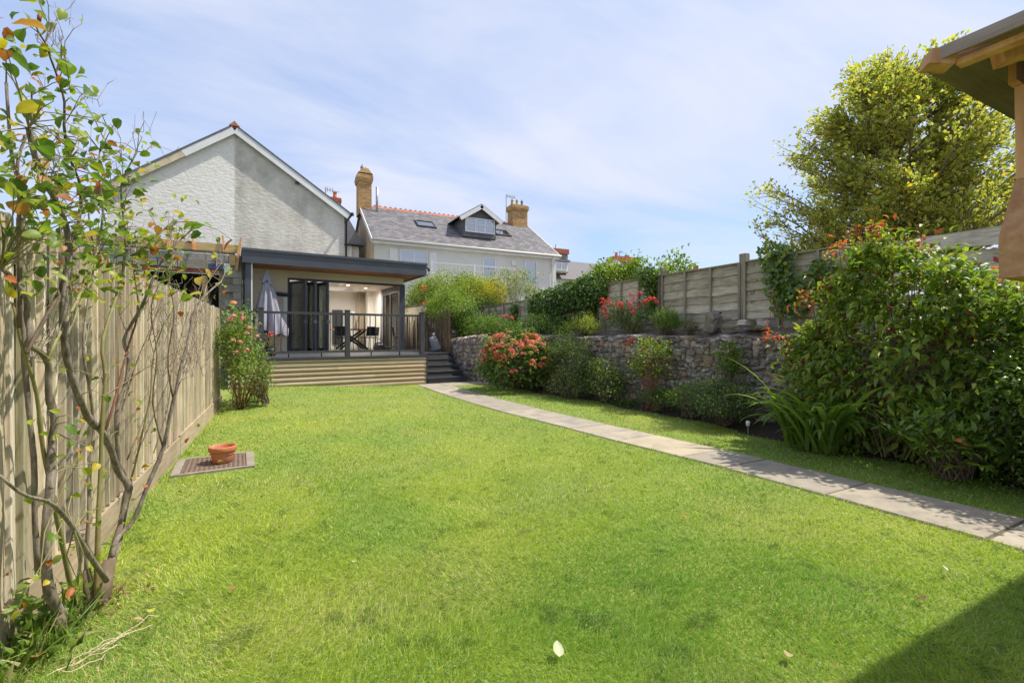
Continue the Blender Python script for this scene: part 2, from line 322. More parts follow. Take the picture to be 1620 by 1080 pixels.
# ---- path of sandstone slabs
LE = [(4.02,-.6),(4.02,1.0),(3.98,1.81),(3.93,2.71),(3.90,3.1),(3.73,4.28),(3.58,5.65),(3.36,7.29),(3.28,9.0),(3.24,10.6),(3.24,12.0)]
RE = [(4.74,-.6),(4.71,1.0),(4.62,1.85),(4.58,2.6),(4.54,3.1),(4.36,4.6),(4.20,5.9),(4.08,7.4),(4.00,9.0),(3.98,10.6),(4.0,12.0)]
def ed(T, y): return float(np.interp(y, [p[1] for p in T], [p[0] for p in T]))
g = MB(); yy = np.linspace(-.6, 11.75, 40)
g.add([p for y in yy for p in ((ed(LE,y)-.015,y,.004+gz(ed(LE,y),y)),(ed(RE,y)+.015,y,.004+gz(ed(RE,y),y)))], [(2*i,2*i+1,2*i+3,2*i+2) for i in range(39)])
g.add([(3.5,11.4,.006),(5.15,11.4,.006),(5.15,12.3,.006),(3.5,12.3,.006)], [(0,1,2,3)])
path = build('path', g, M_joint, kind='structure', loc=(4,5,0))
def slab(p):
    m = MB(); P = [Vector((*q, 0)) for q in p]; c = sum(P, Vector())/4
    Q = [c+(q-c)*.985 for q in P]; z = .014+random.uniform(-.003,.003)+gz(c.x,c.y)
    base = [(q.x,q.y,-.02) for q in P]; mid = [(q.x,q.y,z-.006) for q in P]; top = [(q.x,q.y,z) for q in Q]
    m.add(base+mid+top, [(0,1,5,4),(1,2,6,5),(2,3,7,6),(3,0,4,7),(4,5,9,8),(5,6,10,9),(6,7,11,10),(7,4,8,11),(8,9,10,11)])
    build('paving_slab', m, M_slab, path)
js = [-.55, .30, 1.22, 2.16, 3.06, 3.55, 4.45, 5.35, 6.2, 7.1, 8.0, 8.9, 9.8, 10.7, 11.36]
for a, b in zip(js, js[1:]):
    k = .011
    slab([(ed(LE,a+k),a+k),(ed(RE,a+k),a+k-.0),(ed(RE,b-k),b-k),(ed(LE,b-k),b-k)])
for (a, b) in ((3.24,3.86),(3.872,4.48),(4.492,5.15)): slab([(a,11.39),(b,11.37),(b,12.05),(a,12.05)])

# ---- soil bed at the foot of the wall, raised bed behind it
WL = [(6.25,-1.5),(6.22,2.0),(6.2,4.0),(6.12,6.0),(5.95,8.0),(5.68,10.0),(5.28,11.7),(4.86,13.2),(4.82,15.6)]
def wx(y): return float(np.interp(y, [p[1] for p in WL], [p[0] for p in WL]))
g = MB(); yy = np.linspace(-1.4, 11.0, 60)
def bedx(y): return wx(y) - (.62 + .10*math.sin(y*2.3) + .05*math.sin(y*5.1)) + .15*sm(y, 4.2, 6)
g.add([p for y in yy for p in ((bedx(y),y,.006),((bedx(y)+wx(y))/2,y,.05),(wx(y)+.05,y,.07))], [q for i in range(59) for q in ((3*i,3*i+1,3*i+4,3*i+3),(3*i+1,3*i+2,3*i+5,3*i+4))])
build('planting_bed', g, M_soil, smooth=True, kind='structure', loc=(5.6,4,0))
g = MB(); yy = np.linspace(-1.4, 24, 90)
g.add([p for y in yy for p in ((wx(y)+.12,y,1.24),((wx(y)+6.9)/2,y,1.33+.04*math.sin(3*y)),(6.95,y,1.47),(16,y,1.35),(60,y,1.0))], [q for i in range(89) for q in [(5*i+k,5*i+k+1,5*i+k+6,5*i+k+5) for k in range(4)]])
build('raised_bed', g, M_soil2, smooth=True, kind='structure', loc=(8,8,1.2))

# ---------------------------------------------------------------- left closeboard fence
fence = thing('closeboard_fence', 'tall feather-edge board fence weathered to pale brown along the left side of the lawn', 'fence', (-1.02, 5.5, 0))
def board_mesh(k):
    m = MB(); w = .118; h = 1.60 + random.uniform(-.012,.012); t0, t1 = .006, .024
    poly = [(0,0),(t1,.002),(t1+.001,.02),(t0,w),(0,w)]   # thick edge to the south, feathers to the north
    m.prism([(a, b, 0) for a, b in poly], (random.uniform(-.004,.004), random.uniform(-.004,.004), h))
    return m.mesh('board', M_fence)
bm = [board_mesh(k) for k in range(7)]
y = .9; k = 0
while y < 9.95:
    inst(random.choice(bm), 'board', fence, TR(-1.02 + random.uniform(-.002,.003), y, .20, rz=R(4.5), ry=R(random.uniform(-.3,.3))))
    y += .101 + random.uniform(-.004,.004)
for a, b, dz in ((.5,3.3,0),(3.31,6.1,-.01),(6.11,8.9,.01),(8.91,10.05,0)):
    build('gravel_board', MB().box(-1.04,-.985,a,b-.006,-.05,.205+dz), M_gravel, fence)
for a in (.9, 3.3, 6.1, 8.9, 10.02): build('post', MB().box(-1.16,-1.06,a-.05,a+.05,0,1.78), M_post, fence)
for z in (.45, 1.45): build('rail', MB().box(-1.10,-1.03,.9,10.0,z-.035,z+.035), M_post, fence)

# ---- inspection cover and flowerpot
cov = thing('inspection_cover', 'rusty brown chequered drain cover set into the lawn by the left fence', 'drain cover', (-.6,5.48,0), R(4))
q = MB(Matrix.Translation((-.595,5.49,0)) @ Matrix.Rotation(R(4),4,'Z'))
for (a,b,c_,d) in ((-.34,.34,-.33,-.29),(-.34,.34,.29,.33),(-.34,-.27,-.287,.287),(.27,.34,-.287,.287)): q.box(a,b,c_,d,-.03,.022)
build('frame', q, M_conc, cov)
q = MB(Matrix.Translation((-.595,5.49,0)) @ Matrix.Rotation(R(4),4,'Z')); q.box(-.262,.262,-.282,.282,-.03,.018)
build('plate', q, M_cover, cov)
q = MB(Matrix.Translation((-.595,5.49,0)) @ Matrix.Rotation(R(4),4,'Z'))
for i in range(13):
    for j in range(14):
        x0 = -.24+i*.04; y0 = -.26+j*.04; q.box(-.014,.014,-.004,.004,.017,.0235, Matrix.Translation((x0,y0,0)) @ Matrix.Rotation(R(45 if (i+j)%2 else -45),4,'Z'))
build('tread_pattern', q, M_cover, cov, kind='stuff')
pot = thing('plant_pot', 'empty terracotta flowerpot standing on the drain cover', 'flowerpot', (-.53,5.47,.024))
build('body', MB().lathe([(0,0),(.082,0),(.088,.006),(.108,.115),(.106,.12),(.1,.12),(.08,.012),(0,.012)], (-.53,5.47,.0245), 36), M_terra, pot, smooth=True)
build('rim', MB().lathe([(.107,.112),(.120,.113),(.124,.12),(.126,.155),(.122,.163),(.114,.165),(.108,.158),(.103,.115)], (-.53,5.47,.0245), 36), M_terra, pot, smooth=True)
build('band', MB().lathe([(.1025,.08),(.108,.083),(.1085,.09),(.1045,.093)], (-.53,5.47,.0245), 36), M_terra, pot, smooth=True)
# ---------------------------------------------------------------- raised deck, steps, railing
DZ = .80
deck = thing('deck', 'raised garden deck faced with pale rounded timber boards in front of the extension', 'deck', E(-2.2,1.9,0), EA)
zb = [0.0, .115, .225, .335, .445, .555, .665, .755]
for i in range(7):
    z0, z1 = zb[i]-.03*(i == 0), zb[i+1]; cz = (z0+z1)/2; hz = (z1-z0)/2-.0015
    cuts = [-4.62, -1.05 if i == 6 else [-2.3,-3.0,-1.4,-2.6][i%4], -.012] if i in (2,4,6) else [-4.62,-.012]
    for a, b in zip(cuts, cuts[1:]):
        prof = [(0, -hz)] + [(-.05*math.sqrt(max(0, 1-(t)**2))-.002, hz*t) for t in np.linspace(-.98,.98,9)] + [(0, hz)]
        m = MB(EF); m.prism([(a, p+.03, cz+q) for p, q in prof], (b-a-.003, 0, 0)); build('cladding_board', m, M_log, deck, label='fresher yellow cladding board' if (i == 6 and a < -2) or i == 5 else None)
build('corner_trim', MB(EF).box(-.011,.012,-.035,.03,0,.752), M_comp, deck)
build('side_panel', MB(EF).box(-.02,.008,.032,3.8,0,.752), M_comp, deck)
build('back_wall', MB(EF).box(-4.62,-.02,.05,.09,-.1,.74), M_dark, deck)
build('edge_board', MB(EF).box(-4.63,.02,-.045,.02,.757,.802), M_comp, deck)
v = .024
while v < 3.8:
    build('deck_board', MB(EF).box(-4.63, .02 if v < 1.1 else 1.25, v, v+.136, .775, .80), M_comp, deck); v += .141
build('joist_frame', MB(EF).box(-4.6,-.03,.1,3.78,.1,.77), M_dark, deck)
steps = thing('deck_steps', 'flight of five dark grey composite steps climbing between the deck and the stone wall', 'steps', E(.6,.5,0), EA)
for i in range(5):
    z0 = i*.16; v0 = -.05+i*.27
    build('riser', MB(EF).box(.03,1.20,v0+.02,v0+.045,z0+.0,z0+.132), M_comp, steps)
    build('tread', MB(EF).box(.022,1.22,v0,v0+.30 if i < 4 else v0+.16,z0+.134,z0+.16), M_comp, steps)
build('carcass', MB(EF).prism([(.04,.05,0),(.04,1.2,0),(.04,1.2,.76),(.04,1.06,.76),(.04,.06,.1)], (1.14,0,0)), M_dark, steps)
rail = thing('deck_railing', 'dark grey composite railing with slim balusters along the front of the deck', 'railing', E(-2.2,.03,DZ), EA)
PU = [-4.39, -3.98, -2.08, -.12]
for u in PU:
    build('post', MB(EF).box(u-.055,u+.055,-.02,.09,.80,1.945), M_rail, rail)
    c = MB(EF).box(u-.062,u+.062,-.027,.097,1.947,1.962); build('post_cap', c, M_rail, rail)
for a, b in zip(PU, PU[1:]):
    build('top_rail', MB(EF).box(a+.057,b-.057,.0,.07,1.83,1.885), M_rail, rail)
    build('bottom_rail', MB(EF).box(a+.057,b-.057,.0,.07,.90,.95), M_rail, rail)
    n = max(2, round((b-a)/.138)); 
    for i in range(1, n):
        u = a+(b-a)*i/n; build('baluster', MB(EF).box(u-.009,u+.009,.026,.044,.951,1.829), M_black, rail)
    if b-a > 1:
        for q in (.3,.68): build('rail_foot', MB(EF).box(a+(b-a)*q-.012,a+(b-a)*q+.012,.02,.05,.802,.899), M_black, rail)

# ---------------------------------------------------------------- garden room extension
ext = thing('garden_room_extension', 'single storey cream extension with anthracite flat roof and open folding glass doors', 'extension', E(-1.9,5.8,0), EA)
W0, W1, WF, WB, FZ, HZ, CZ = -4.05, .60, 3.87, 7.9, .80, 3.06, 3.14
JL = -3.08
def X(name, args, m, label=None): return build(name, MB(EF).box(*args), m, ext, label=label)
X('front_wall', (W0,JL,WF,WF+.25,0,3.36), M_cream)
X('wall_above_doors', (JL,.62,WF,WF+.25,HZ+.07,3.36), M_cream)
X('left_wall', (W0,W0+.2,WF+.252,WB,0,3.36), M_int)
X('back_wall', (W0,W1+.03,WB,WB+.15,0,3.36), M_int)
X('right_wall', (.42,.62,WF+2.25,WB-.002,0,3.36), M_int)
X('wall_above_side_doors', (.42,.62,WF+.252,WF+2.248,HZ+.07,3.36), M_cream)
X('floor', (W0+.2,.6,WF+.0,WB,.0,.81), mat('pale_floor', [(.38,.33,.27),(.46,.41,.34)], 2, rough=.4, bump=0, rand=0))
# ceiling and roof deck with two rooflight openings
H = [(-3.2,-1.2,4.5,5.75), (-2.0,-.3,6.2,7.5)]
def holed(name, z0, z1, m, u0, u1, v0, v1):
    us = sorted({u0,u1,*[h[0] for h in H],*[h[1] for h in H]}); vs = sorted({v0,v1,*[h[2] for h in H],*[h[3] for h in H]})
    q = MB(EF)
    for a, b in zip(us, us[1:]):
        for c_, d in zip(vs, vs[1:]):
            cu, cv = (a+b)/2, (c_+d)/2
            if not any(h[0] < cu < h[1] and h[2] < cv < h[3] for h in H): q.box(a,b,c_,d,z0,z1)
    return build(name, q, m, ext)
holed('ceiling', CZ, CZ+.03, M_int, W0+.2, .42, WF+.252, WB-.002)
holed('roof_deck', 3.42, 3.60, M_lead, -4.26, .95, 2.72, 8.04)
for h in H:
    q = MB(EF)
    q.box(h[0]-.03,h[0],h[2],h[3],CZ+.031,3.75).box(h[1],h[1]+.03,h[2],h[3],CZ+.031,3.75).box(h[0]-.03,h[1]+.03,h[2]-.03,h[2]-.001,CZ+.031,3.75).box(h[0]-.03,h[1]+.03,h[3]+.001,h[3]+.03,CZ+.031,3.75)
    k = build('rooflight', q, M_int, ext)
    build('pane', MB(EF).box(h[0]-.04,h[1]+.04,h[2]-.04,h[3]+.04,3.752,3.765), M_skyg, k)
# fascia ring, coping and soffit
X('fascia', (-4.31,1.0,2.62,2.66,3.33,3.66), M_grey)
X('fascia', (.96,1.0,2.662,8.04,3.33,3.66), M_grey)
X('fascia', (-4.31,-4.27,2.662,8.04,3.33,3.66), M_grey)
X('coping', (-4.33,1.02,2.59,2.70,3.662,3.735), M_grey)
X('coping', (.93,1.02,2.702,8.04,3.662,3.735), M_grey)
X('coping', (-4.33,-4.24,2.702,8.04,3.662,3.735), M_grey)
X('soffit', (-4.268,.958,2.662,WF-.002,3.362,3.40), M_soffit)
X('soffit', (.622,.958,WF,8.0,3.362,3.40), M_soffit)
for u in (-3.7,-2.6,-1.4,-.2): build('downlight', MB(EF).lathe([(.0,3.352),(.04,3.352),(.045,3.361)], (u,3.2,0), 14), M_lead, ext)
# posts at the left front corner, gutter outlet on the right corner
X('corner_post', (-4.24,-4.10,2.70,2.80,.8,3.36), M_grey)
X('corner_post_side', (-4.30,-4.25,2.66,2.72,.0,3.325), M_dark)
X('reveal_strip', (-4.099,-4.065,2.71,2.78,.8,3.36), M_white)
X('screen_panel', (-4.22,-4.19,2.81,3.86,.8,3.36), M_cream)
build('gutter_outlet', MB(EF).tube([(1.02,2.75,3.62),(1.12,2.75,3.6),(1.13,2.75,3.5)], .045, 8), M_grey, ext, smooth=True)
build('downpipe', MB(EF).tube([(.66,WF+.3,3.36),(.66,WF+.3,.8)], .03, 8), M_grey, ext, smooth=True)
# door frame
X('door_head', (JL,.58,WF-.01,WF+.08,HZ,HZ+.068), M_grey)
X('door_jamb', (JL,JL+.06,WF-.01,WF+.08,.80,HZ-.002), M_grey)
X('corner_mullion', (.46,.66,WF-.02,WF+.12,.80,HZ+.066), M_grey)
X('door_threshold', (JL,.58,WF-.012,WF+.08,.812,.83), M_grey)
# side doors: two framed leaves in the right wall
for k, (a, b) in enumerate(((WF+.13,WF+1.2),(WF+1.21,WF+2.24))):
    q = MB(EF).box(.5,.56,a,a+.07,.82,HZ-.09).box(.5,.56,b-.07,b,.82,HZ-.09).box(.5,.56,a+.071,b-.071,.82,.92).box(.5,.56,a+.071,b-.071,HZ-.18,HZ-.09)
    d = build('side_door', q, M_grey, ext); build('pane', MB(EF).box(.525,.535,a+.07,b-.07,.92,HZ-.18), M_glass, d)
X('side_door_head', (.48,.58,WF+.13,WF+2.24,HZ-.085,HZ+.06), M_grey)
# folded leaves of the bifold doors, zigzag outside the left jamb
Z = [(JL+.05,WF-.03),(-2.64,3.18),(-2.50,WF-.04),(-2.37,3.17),(-2.24,WF-.04),(-2.0,3.16)]
for (a, b) in zip(Z, Z[1:]):
    a = Vector((*a,0)); b = Vector((*b,0)); d = (b-a); L = d.length; ang = math.atan2(d.y, d.x)
    F2 = EF @ Matrix.Translation((a.x,a.y,0)) @ Matrix.Rotation(ang, 4, 'Z')
    q = MB(F2).box(.01,.08,-.025,.025,.84,3.0).box(L-.08,L-.01,-.025,.025,.84,3.0).box(.081,L-.081,-.025,.025,.84,.93).box(.081,L-.081,-.025,.025,2.92,3.0)
    k = build('folding_door', q, M_grey, ext); build('pane', MB(F2).box(.08,L-.08,-.006,.006,.93,2.92), M_glassf, k)
    build('hinge', MB(F2).box(L-.03,L+.01,-.04,.04,1.7,1.8), M_lead, k)
# recessed ceiling downlights, lit: one seen, the rest added to brighten the room
em_ = bpy.data.materials.new('lit_lamp'); em_.use_nodes = True; em_.node_tree.nodes['Principled BSDF'].inputs['Emission Color'].default_value = (1,.9,.75,1); em_.node_tree.nodes['Principled BSDF'].inputs['Emission Strength'].default_value = 6
for k, (u, v) in enumerate(((-2.9,6.6),(-1.0,5.2),(-.9,7.0+.75),(-.2,5.9),(-2.3,7.55))):
    if k == 2: u, v = -2.4, 5.95
    build('lamp_lens', MB(EF).lathe([(0,CZ-.004),(.045,CZ-.004),(.05,CZ-.001)], (u,v,0), 12), em_, ext)
    ld = bpy.data.lights.new('downlight_fill', 'AREA'); ld.shape = 'DISK'; ld.size = .12; ld.energy = 15; ld.color = (1,.93,.82); ld.spread = R(170)
    lo = bpy.data.objects.new('downlight_fill', ld); put(lo, ext, Matrix.Translation(E(u,v,CZ-.02)))
# inside: lining, doorway, curtain
X('skirting', (W0+.2,.42,WB-.02,WB-.002,.81,.93), M_white)
X('door_lining', (-2.10,-1.22,WB-.06,WB-.003,.812,3.0), M_brown)
X('doorway_shade', (-1.86,-1.34,WB-.075,WB-.062,.812,2.75), M_dark)  # near-black panel; the unlit doorway's shade is put into its colour
X('bulkhead', (-3.8,-2.12,7.0,WB-.003,2.5,3.13), M_int)
X('curtain_lining', (-1.5,-1.3,WB-.12,WB-.08,.82,2.75), M_curt)
q = MB(EF)
for i in range(14):
    u = -.12+i*.035; q.tube([(u,7.62+.03*(i%2),.83),(u,7.62+.03*(i%2),3.1)], .026, 6)
build('curtain', q, M_curt, ext, smooth=True)
X('pier', (.18,.419,7.15,7.5,.812,CZ-.002), M_int)
for nm, a, m in (('cable_box',(-3.64,-3.55,WF-.07,WF-.002,1.17,1.27),M_black),): X(nm, a, m)
# things in and on the room and deck
t = thing('wall_heater', 'slim tan panel with a dark sloping cap on the cream wall beside the folding doors', 'wall panel', E(-3.22,3.75,1.38), EA)
build('panel', MB(EF).box(-3.36,-3.20,3.74,3.86,1.40,2.52), M_curt, t); build('glass_strip', MB(EF).box(-3.197,-3.10,3.78,3.86,1.42,2.52), M_white, t); build('cap', MB(EF).prism([(-3.42,3.60,2.62),(-3.42,3.86,2.56),(-3.42,3.86,2.60),(-3.42,3.60,2.66)], (.34,0,-.03)), M_grey, t)
build('foot', MB(EF).box(-3.38,-3.09,3.74,3.86,1.36,1.398), M_brown, t)
t = thing('kitchen_island', 'dark grey kitchen island just inside the folding doors', 'kitchen island', E(-2.4,5.9,.81), EA)
build('cabinet', MB(EF).box(-3.3,-1.98,5.5,6.5,.815,1.57), mat('dark_cabinet', [(.035,.04,.048),(.045,.05,.058)], 3, rough=.5, bump=0), t); build('worktop', MB(EF).box(-3.33,-1.95,5.47,6.53,1.572,1.61), M_lead, t)
t = thing('bin', 'small white bin on the floor in front of the kitchen island', 'bin', E(-2.15,5.2,.81), EA)
build('body', MB(EF).lathe([(0,.812),(.11,.812),(.13,1.24),(0,1.24)], (-2.18,5.15,0), 16), M_white, t, smooth=True); build('lid', MB(EF).lathe([(.14,1.242),(.14,1.27),(.0,1.31)], (-2.18,5.15,0), 16), M_white, t, smooth=True)
t = thing('dining_table', 'polished orange-brown dining table on black crossed legs seen through the open doors', 'dining table', E(-.75,5.6,.81), EA)
build('top', MB(EF).box(-1.42,-.08,5.2,6.3,1.53,1.575), M_woodtop, t)
for v in (5.4,6.1):
    for s in (1,-1): build('leg', MB(EF).bar((-.75-s*.5,v+.012*s,.83),(-.75+s*.42,v+.012*s,1.52),.07,.05,(0,1,0)), M_black, t)
def chair(u, v, rz, label):
    F2 = EF @ Matrix.Translation((u,v,.812)) @ Matrix.Rotation(rz, 4, 'Z')
    t = thing('dining_chair', label, 'chair', tuple(F2 @ Vector((0,0,0))), EA+rz, 'black chairs round the dining table')
    build('seat', MB(F2).box(-.21,.21,-.2,.2,.43,.47), M_black, t)
    build('backrest', MB(F2).prism([(-.19,.19,.50),(.19,.19,.50),(.17,.24,.84),(-.17,.24,.84)], (0,.02,0)), M_black, t)
    for a in (-.17,.17):
        for b in (-.16,.16): build('leg', MB(F2).tube([(a,b,.43),(a*1.2,b*1.25,0)], .011, 6), M_black, t)
chair(-1.25,4.95,R(150),'black chair at the left end of the dining table'); chair(-.35,4.95,R(195),'black chair at the right near side of the dining table')
chair(-.75,6.6,0,'black chair on the far side of the dining table'); chair(-.02,5.8,R(-80),'black chair at the right end of the dining table')
t = thing('vase_of_flowers', 'vase of white flowers and green sprigs on the dining table', 'vase', E(-.62,5.7,1.576), EA)
build('vase', MB(EF).lathe([(0,1.577),(.05,1.577),(.07,1.66),(.035,1.76),(.045,1.78)], (-.62,5.7,0), 14), M_glass2, t, smooth=True)
q = MB(EF)
for i in range(14):
    a = random.uniform(0,6.28); r_ = random.uniform(.05,.2); q.tube([(-.62,5.7,1.7),(-.62+r_*math.cos(a)*.6,5.7+r_*math.sin(a)*.6,1.95),(-.62+r_*math.cos(a),5.7+r_*math.sin(a),2.0+random.uniform(0,.2))], .004, 4)
build('sprigs', q, M_gstem, t)
q = MB(EF)
for i in range(16):
    a = random.uniform(0,6.28); r_ = random.uniform(.05,.2); q.lathe([(0,-.02),(.02,-.01),(.025,.01),(0,.025)], (-.62+r_*math.cos(a),5.7+r_*math.sin(a),2.05+random.uniform(-.1,.15)), 6)
build('blooms', q, M_white, t, kind='stuff')
t = thing('tall_radiator', 'tall dark grey panel radiator on the white back wall behind the dining table', 'radiator', E(-.86,7.8,.96), EA)
for i in range(6): build('column', MB(EF).box(-1.07+i*.07,-1.07+i*.07+.062,7.80,7.86,.96,2.39), M_grey, t)
build('bracket', MB(EF).box(-1.05,-.67,7.862,7.898,1.2,2.2), M_grey, t)
t = thing('shoulder_bag', 'dark brown leather bag slumped on the floor by the side doors', 'bag', E(.0,4.4,.81), EA)
q = MB(EF); q.lathe([(0,0),(.17,.0),(.22,.08),(.18,.2),(.08,.28),(0,.29)], (-.12,4.35,.812), 14); build('body', q, M_bagl, t, smooth=True)
q = MB(EF); q.lathe([(0,0),(.14,.0),(.16,.05),(.1,.12),(0,.13)], (.12,4.3,.812), 12); build('flap', q, M_bagl, t, smooth=True)
build('handle', MB(EF).tube([(-.28,4.33,.98),(-.26,4.33,1.16),(-.12,4.33,1.22),(.02,4.33,1.14),(.04,4.33,.98)], .012, 6), M_brown, t)
build('scarf', MB(EF).box(-.2,-.04,4.12,4.16,1.0,1.05), M_white, t)

# closed parasol on the deck
t = thing('closed_parasol', 'closed grey cloth parasol standing on the deck at the left of the doors', 'parasol', E(-3.72,3.1,DZ), EA)
pu, pv = -3.70, 2.95
build('pole', MB(EF).tube([(pu,pv,.8),(pu+.03,pv,3.12)], .022, 10), M_grey, t, smooth=True)
build('base', MB(EF).lathe([(0,.802),(.27,.802),(.27,.84),(.05,.87),(.04,1.05),(0,1.05)], (pu,pv,0), 24), M_black, t, smooth=True)
def drape(z_r, c0, folds, depth, ph=0):
    q = MB(EF); n = 72; vs = []
    for i, (z, r_) in enumerate(z_r):
        for k in range(n):
            a = 2*math.pi*k/n; f = 1 + depth*min(1, i/2)*math.sin(folds*a+ph+.3*i)*(.7+.3*math.sin(3*a))
            vs.append((pu+c0(z)+r_*f*math.cos(a), pv+r_*f*math.sin(a), z + (.05*math.sin(folds/2*a+1.3)-.06*math.cos(a) if i == len(z_r)-1 else 0)))
    q.add(vs, [(i*n+k, i*n+(k+1)%n, (i+1)*n+(k+1)%n, (i+1)*n+k) for i in range(len(z_r)-1) for k in range(n)]); return q
build('canopy', drape([(3.0,.06),(2.75,.13),(2.45,.20),(2.1,.27),(1.75,.35),(1.5,.41),(1.40,.40)], lambda z: (3.1-z)*.05, 9, .28), M_fabric, t, smooth=True)
build('vent_cap', drape([(3.19,.015),(3.12,.05),(2.98,.10),(2.84,.155)], lambda z: .0, 8, .18, 1), M_fabric, t, smooth=True)
build('finial', MB(EF).lathe([(0,3.24),(.03,3.22),(.035,3.18),(.02,3.15)], (pu,pv,0), 10), M_fabric, t, smooth=True)
t = thing('red_geranium', 'small potted plant with red flowers behind the left railing posts', 'potted plant', E(-3.75,1.2,DZ))
build('pot', MB(EF).lathe([(0,.802),(.09,.802),(.12,1.0),(.1,1.0),(.08,.85)], (-3.7,1.2,0), 16), M_black, t, smooth=True)
q = MB(EF)
for i in range(30): a = random.uniform(0,6.28); r_=random.uniform(.02,.14); q.tube([(-3.7,1.2,.95),(-3.7+r_*math.cos(a),1.2+r_*math.sin(a),1.1+random.uniform(0,.25))],.006,4)
build('stems', q, M_gstem, t)
q = MB(EF)
for i in range(12): a = random.uniform(0,6.28); r_=random.uniform(.02,.14); q.lathe([(0,-.02),(.025,0),(0,.025)], (-3.7+r_*math.cos(a),1.2+r_*math.sin(a),1.33+random.uniform(-.05,.08)), 6)
build('blooms', q, mat('geranium_red', [(.5,.04,.04),(.6,.08,.06)], 9, bump=0), t, kind='stuff')
# grey canvas golf-type bag left at the head of the steps, and the reed screen
t = thing('trolley_bag', 'grey and black bag leaning at the head of the steps against the reed screen', 'bag', E(.95,1.75,DZ), EA)
build('body', MB(EF).tube([(1.02,1.75,.83),(1.0,1.77,.9),(.93,1.82,1.12),(.88,1.86,1.28)], [.13,.165,.15,.12], 10), mat('bag_canvas', [(.17,.18,.19),(.22,.23,.24)], 8, bump=.2), t, smooth=True)
build('strap', MB(EF).tube([(.84,1.86,1.27),(.74,1.84,1.22),(.80,1.80,1.0),(.92,1.76,.86)], .028, 6), M_black, t, smooth=True)
build('handle', MB(EF).tube([(.90,1.84,1.27),(.86,1.84,1.40),(.95,1.84,1.44),(1.0,1.84,1.32)], .018, 6), M_bagl, t, smooth=True)
build('cover', MB(EF).tube([(.93,1.82,1.34),(.94,1.82,1.41)], [.05,.03], 8), M_white, t, smooth=True)
t = thing('reed_screen', 'brown reed screen fixed behind the deck between the room and the stone wall', 'screen', E(1.3,3,DZ), EA)
q = MB(EF)
for i in range(260):
    v = 1.3+i*.012; u = 1.30+.03*math.sin(v*3)+random.uniform(-.02,.02); q.tube([(u,v,.75),(u+random.uniform(-.04,.04),v+random.uniform(-.05,.05),1.95+random.uniform(-.4,.25))], .007, 4)
for i in range(40):
    u = .66+i*.0165; q.tube([(u,4.5,.75),(u+random.uniform(-.02,.02),4.5,1.95+random.uniform(-.3,.2))], .0085, 4)
build('reeds', q, M_reed, t, kind='stuff')
for z in (1.1,1.6,2.1): build('wire', MB(EF).tube([(1.285,1.3,z),(1.285,4.4,z)], .004, 4), M_lead, t)

t = thing('garden_wall', 'cream rendered boundary wall seen through the glass side doors of the extension', 'wall', E(1.6,6.6,0), EA)
build('wall', MB(EF).box(1.55,1.7,4.5,9.5,0,2.45), M_cream, t); build('coping', MB(EF).box(1.52,1.73,4.48,9.5,2.452,2.5), M_conc, t)

# ---------------------------------------------------------------- white gable house behind the extension
gh = thing('gable_house', 'large house with a rough white gable wall, the right half stained grey', 'house', E(-4.48,8.1,0), EA)
AP = (-4.482, 9.05); GV = 8.10
eL = (-8.25, 6.12); eR = (-.50, 6.45)
poly = [(eL[0]+.15,GV,0),(eR[0]-.05,GV,0),(eR[0]-.05,GV,eR[1]+.05),(AP[0],GV,AP[1]),(eL[0]+.15,GV,eL[1]+.1)]
w = MB(EF); w.prism(poly, (0,9,0))
o = bpy.data.objects.new('wall', w.mesh('wall', M_rough, (EF @ Matrix.Translation((AP[0],GV,0))).inverted())); put(o, gh, EF @ Matrix.Translation((AP[0],GV,0)))
def slope(a, b, v0, v1, t, m, name, ext_=0, parent=gh):
    a = Vector((a[0],0,a[1])); b = Vector((b[0],0,b[1])); d = (b-a).normalized(); b = b+d*ext_
    n = Vector((-d.z,0,d.x)); n = n if n.z > 0 else -n
    q = MB(EF); q.prism([(p.x,v0,p.z) for p in (a,b,b+n*t,a+n*t)], (0,v1-v0,0)); return build(name, q, m, parent)
slope(AP, eL, GV-.12, GV+9.2, .10, M_slate, 'roof', .35); slope(AP, eR, GV-.12, GV+9.2, .10, M_slate, 'roof', .25)
def barge(a, b, t0, t1, v0, m, name, e0=0, e1=0):
    a = Vector((a[0],0,a[1])); b = Vector((b[0],0,b[1])); d = (b-a).normalized(); n = Vector((-d.z,0,d.x)); n = n if n.z > 0 else -n
    a2 = a+d*e0; b2 = b+d*e1
    q = MB(EF); q.prism([(p.x,v0,p.z) for p in (a2+n*t0,b2+n*t0,b2+n*t1,a2+n*t1)], (0,.04,0)); return build(name, q, m, gh)
eL2 = (AP[0]+(eL[0]-AP[0])*.42, AP[1]+(eL[1]-AP[1])*.42)
barge(AP, eR, -.17, .06, GV-.165, M_white, 'bargeboard', .07, .18)
barge(AP, eL2, -.17, .06, GV-.166, M_white, 'bargeboard', .07, .0)
barge(eL2, eL, -.15, .06, GV-.163, M_oldcream, 'bargeboard', .003, .3)
barge(AP, eR, .062, .12, GV-.18, M_slatedark, 'verge_slates', .1, .3); barge(AP, eL, .062, .12, GV-.18, M_slatedark, 'verge_slates', .1, .4)
build('ridge_tile', MB(EF).prism([(AP[0]-.17,GV-.17,AP[1]+.07),(AP[0]+.17,GV-.17,AP[1]+.07),(AP[0],GV-.17,AP[1]+.25)], (0,9.4,0)), M_ridge, gh)
build('eaves_box', MB(EF).prism([(-8.75,GV-.5,6.02),(-8.0,GV-.5,6.22),(-8.0,GV-.5,6.05),(-8.15,GV-.5,5.9),(-8.75,GV-.5,5.8)], (0,.45,0)), M_brown, gh)
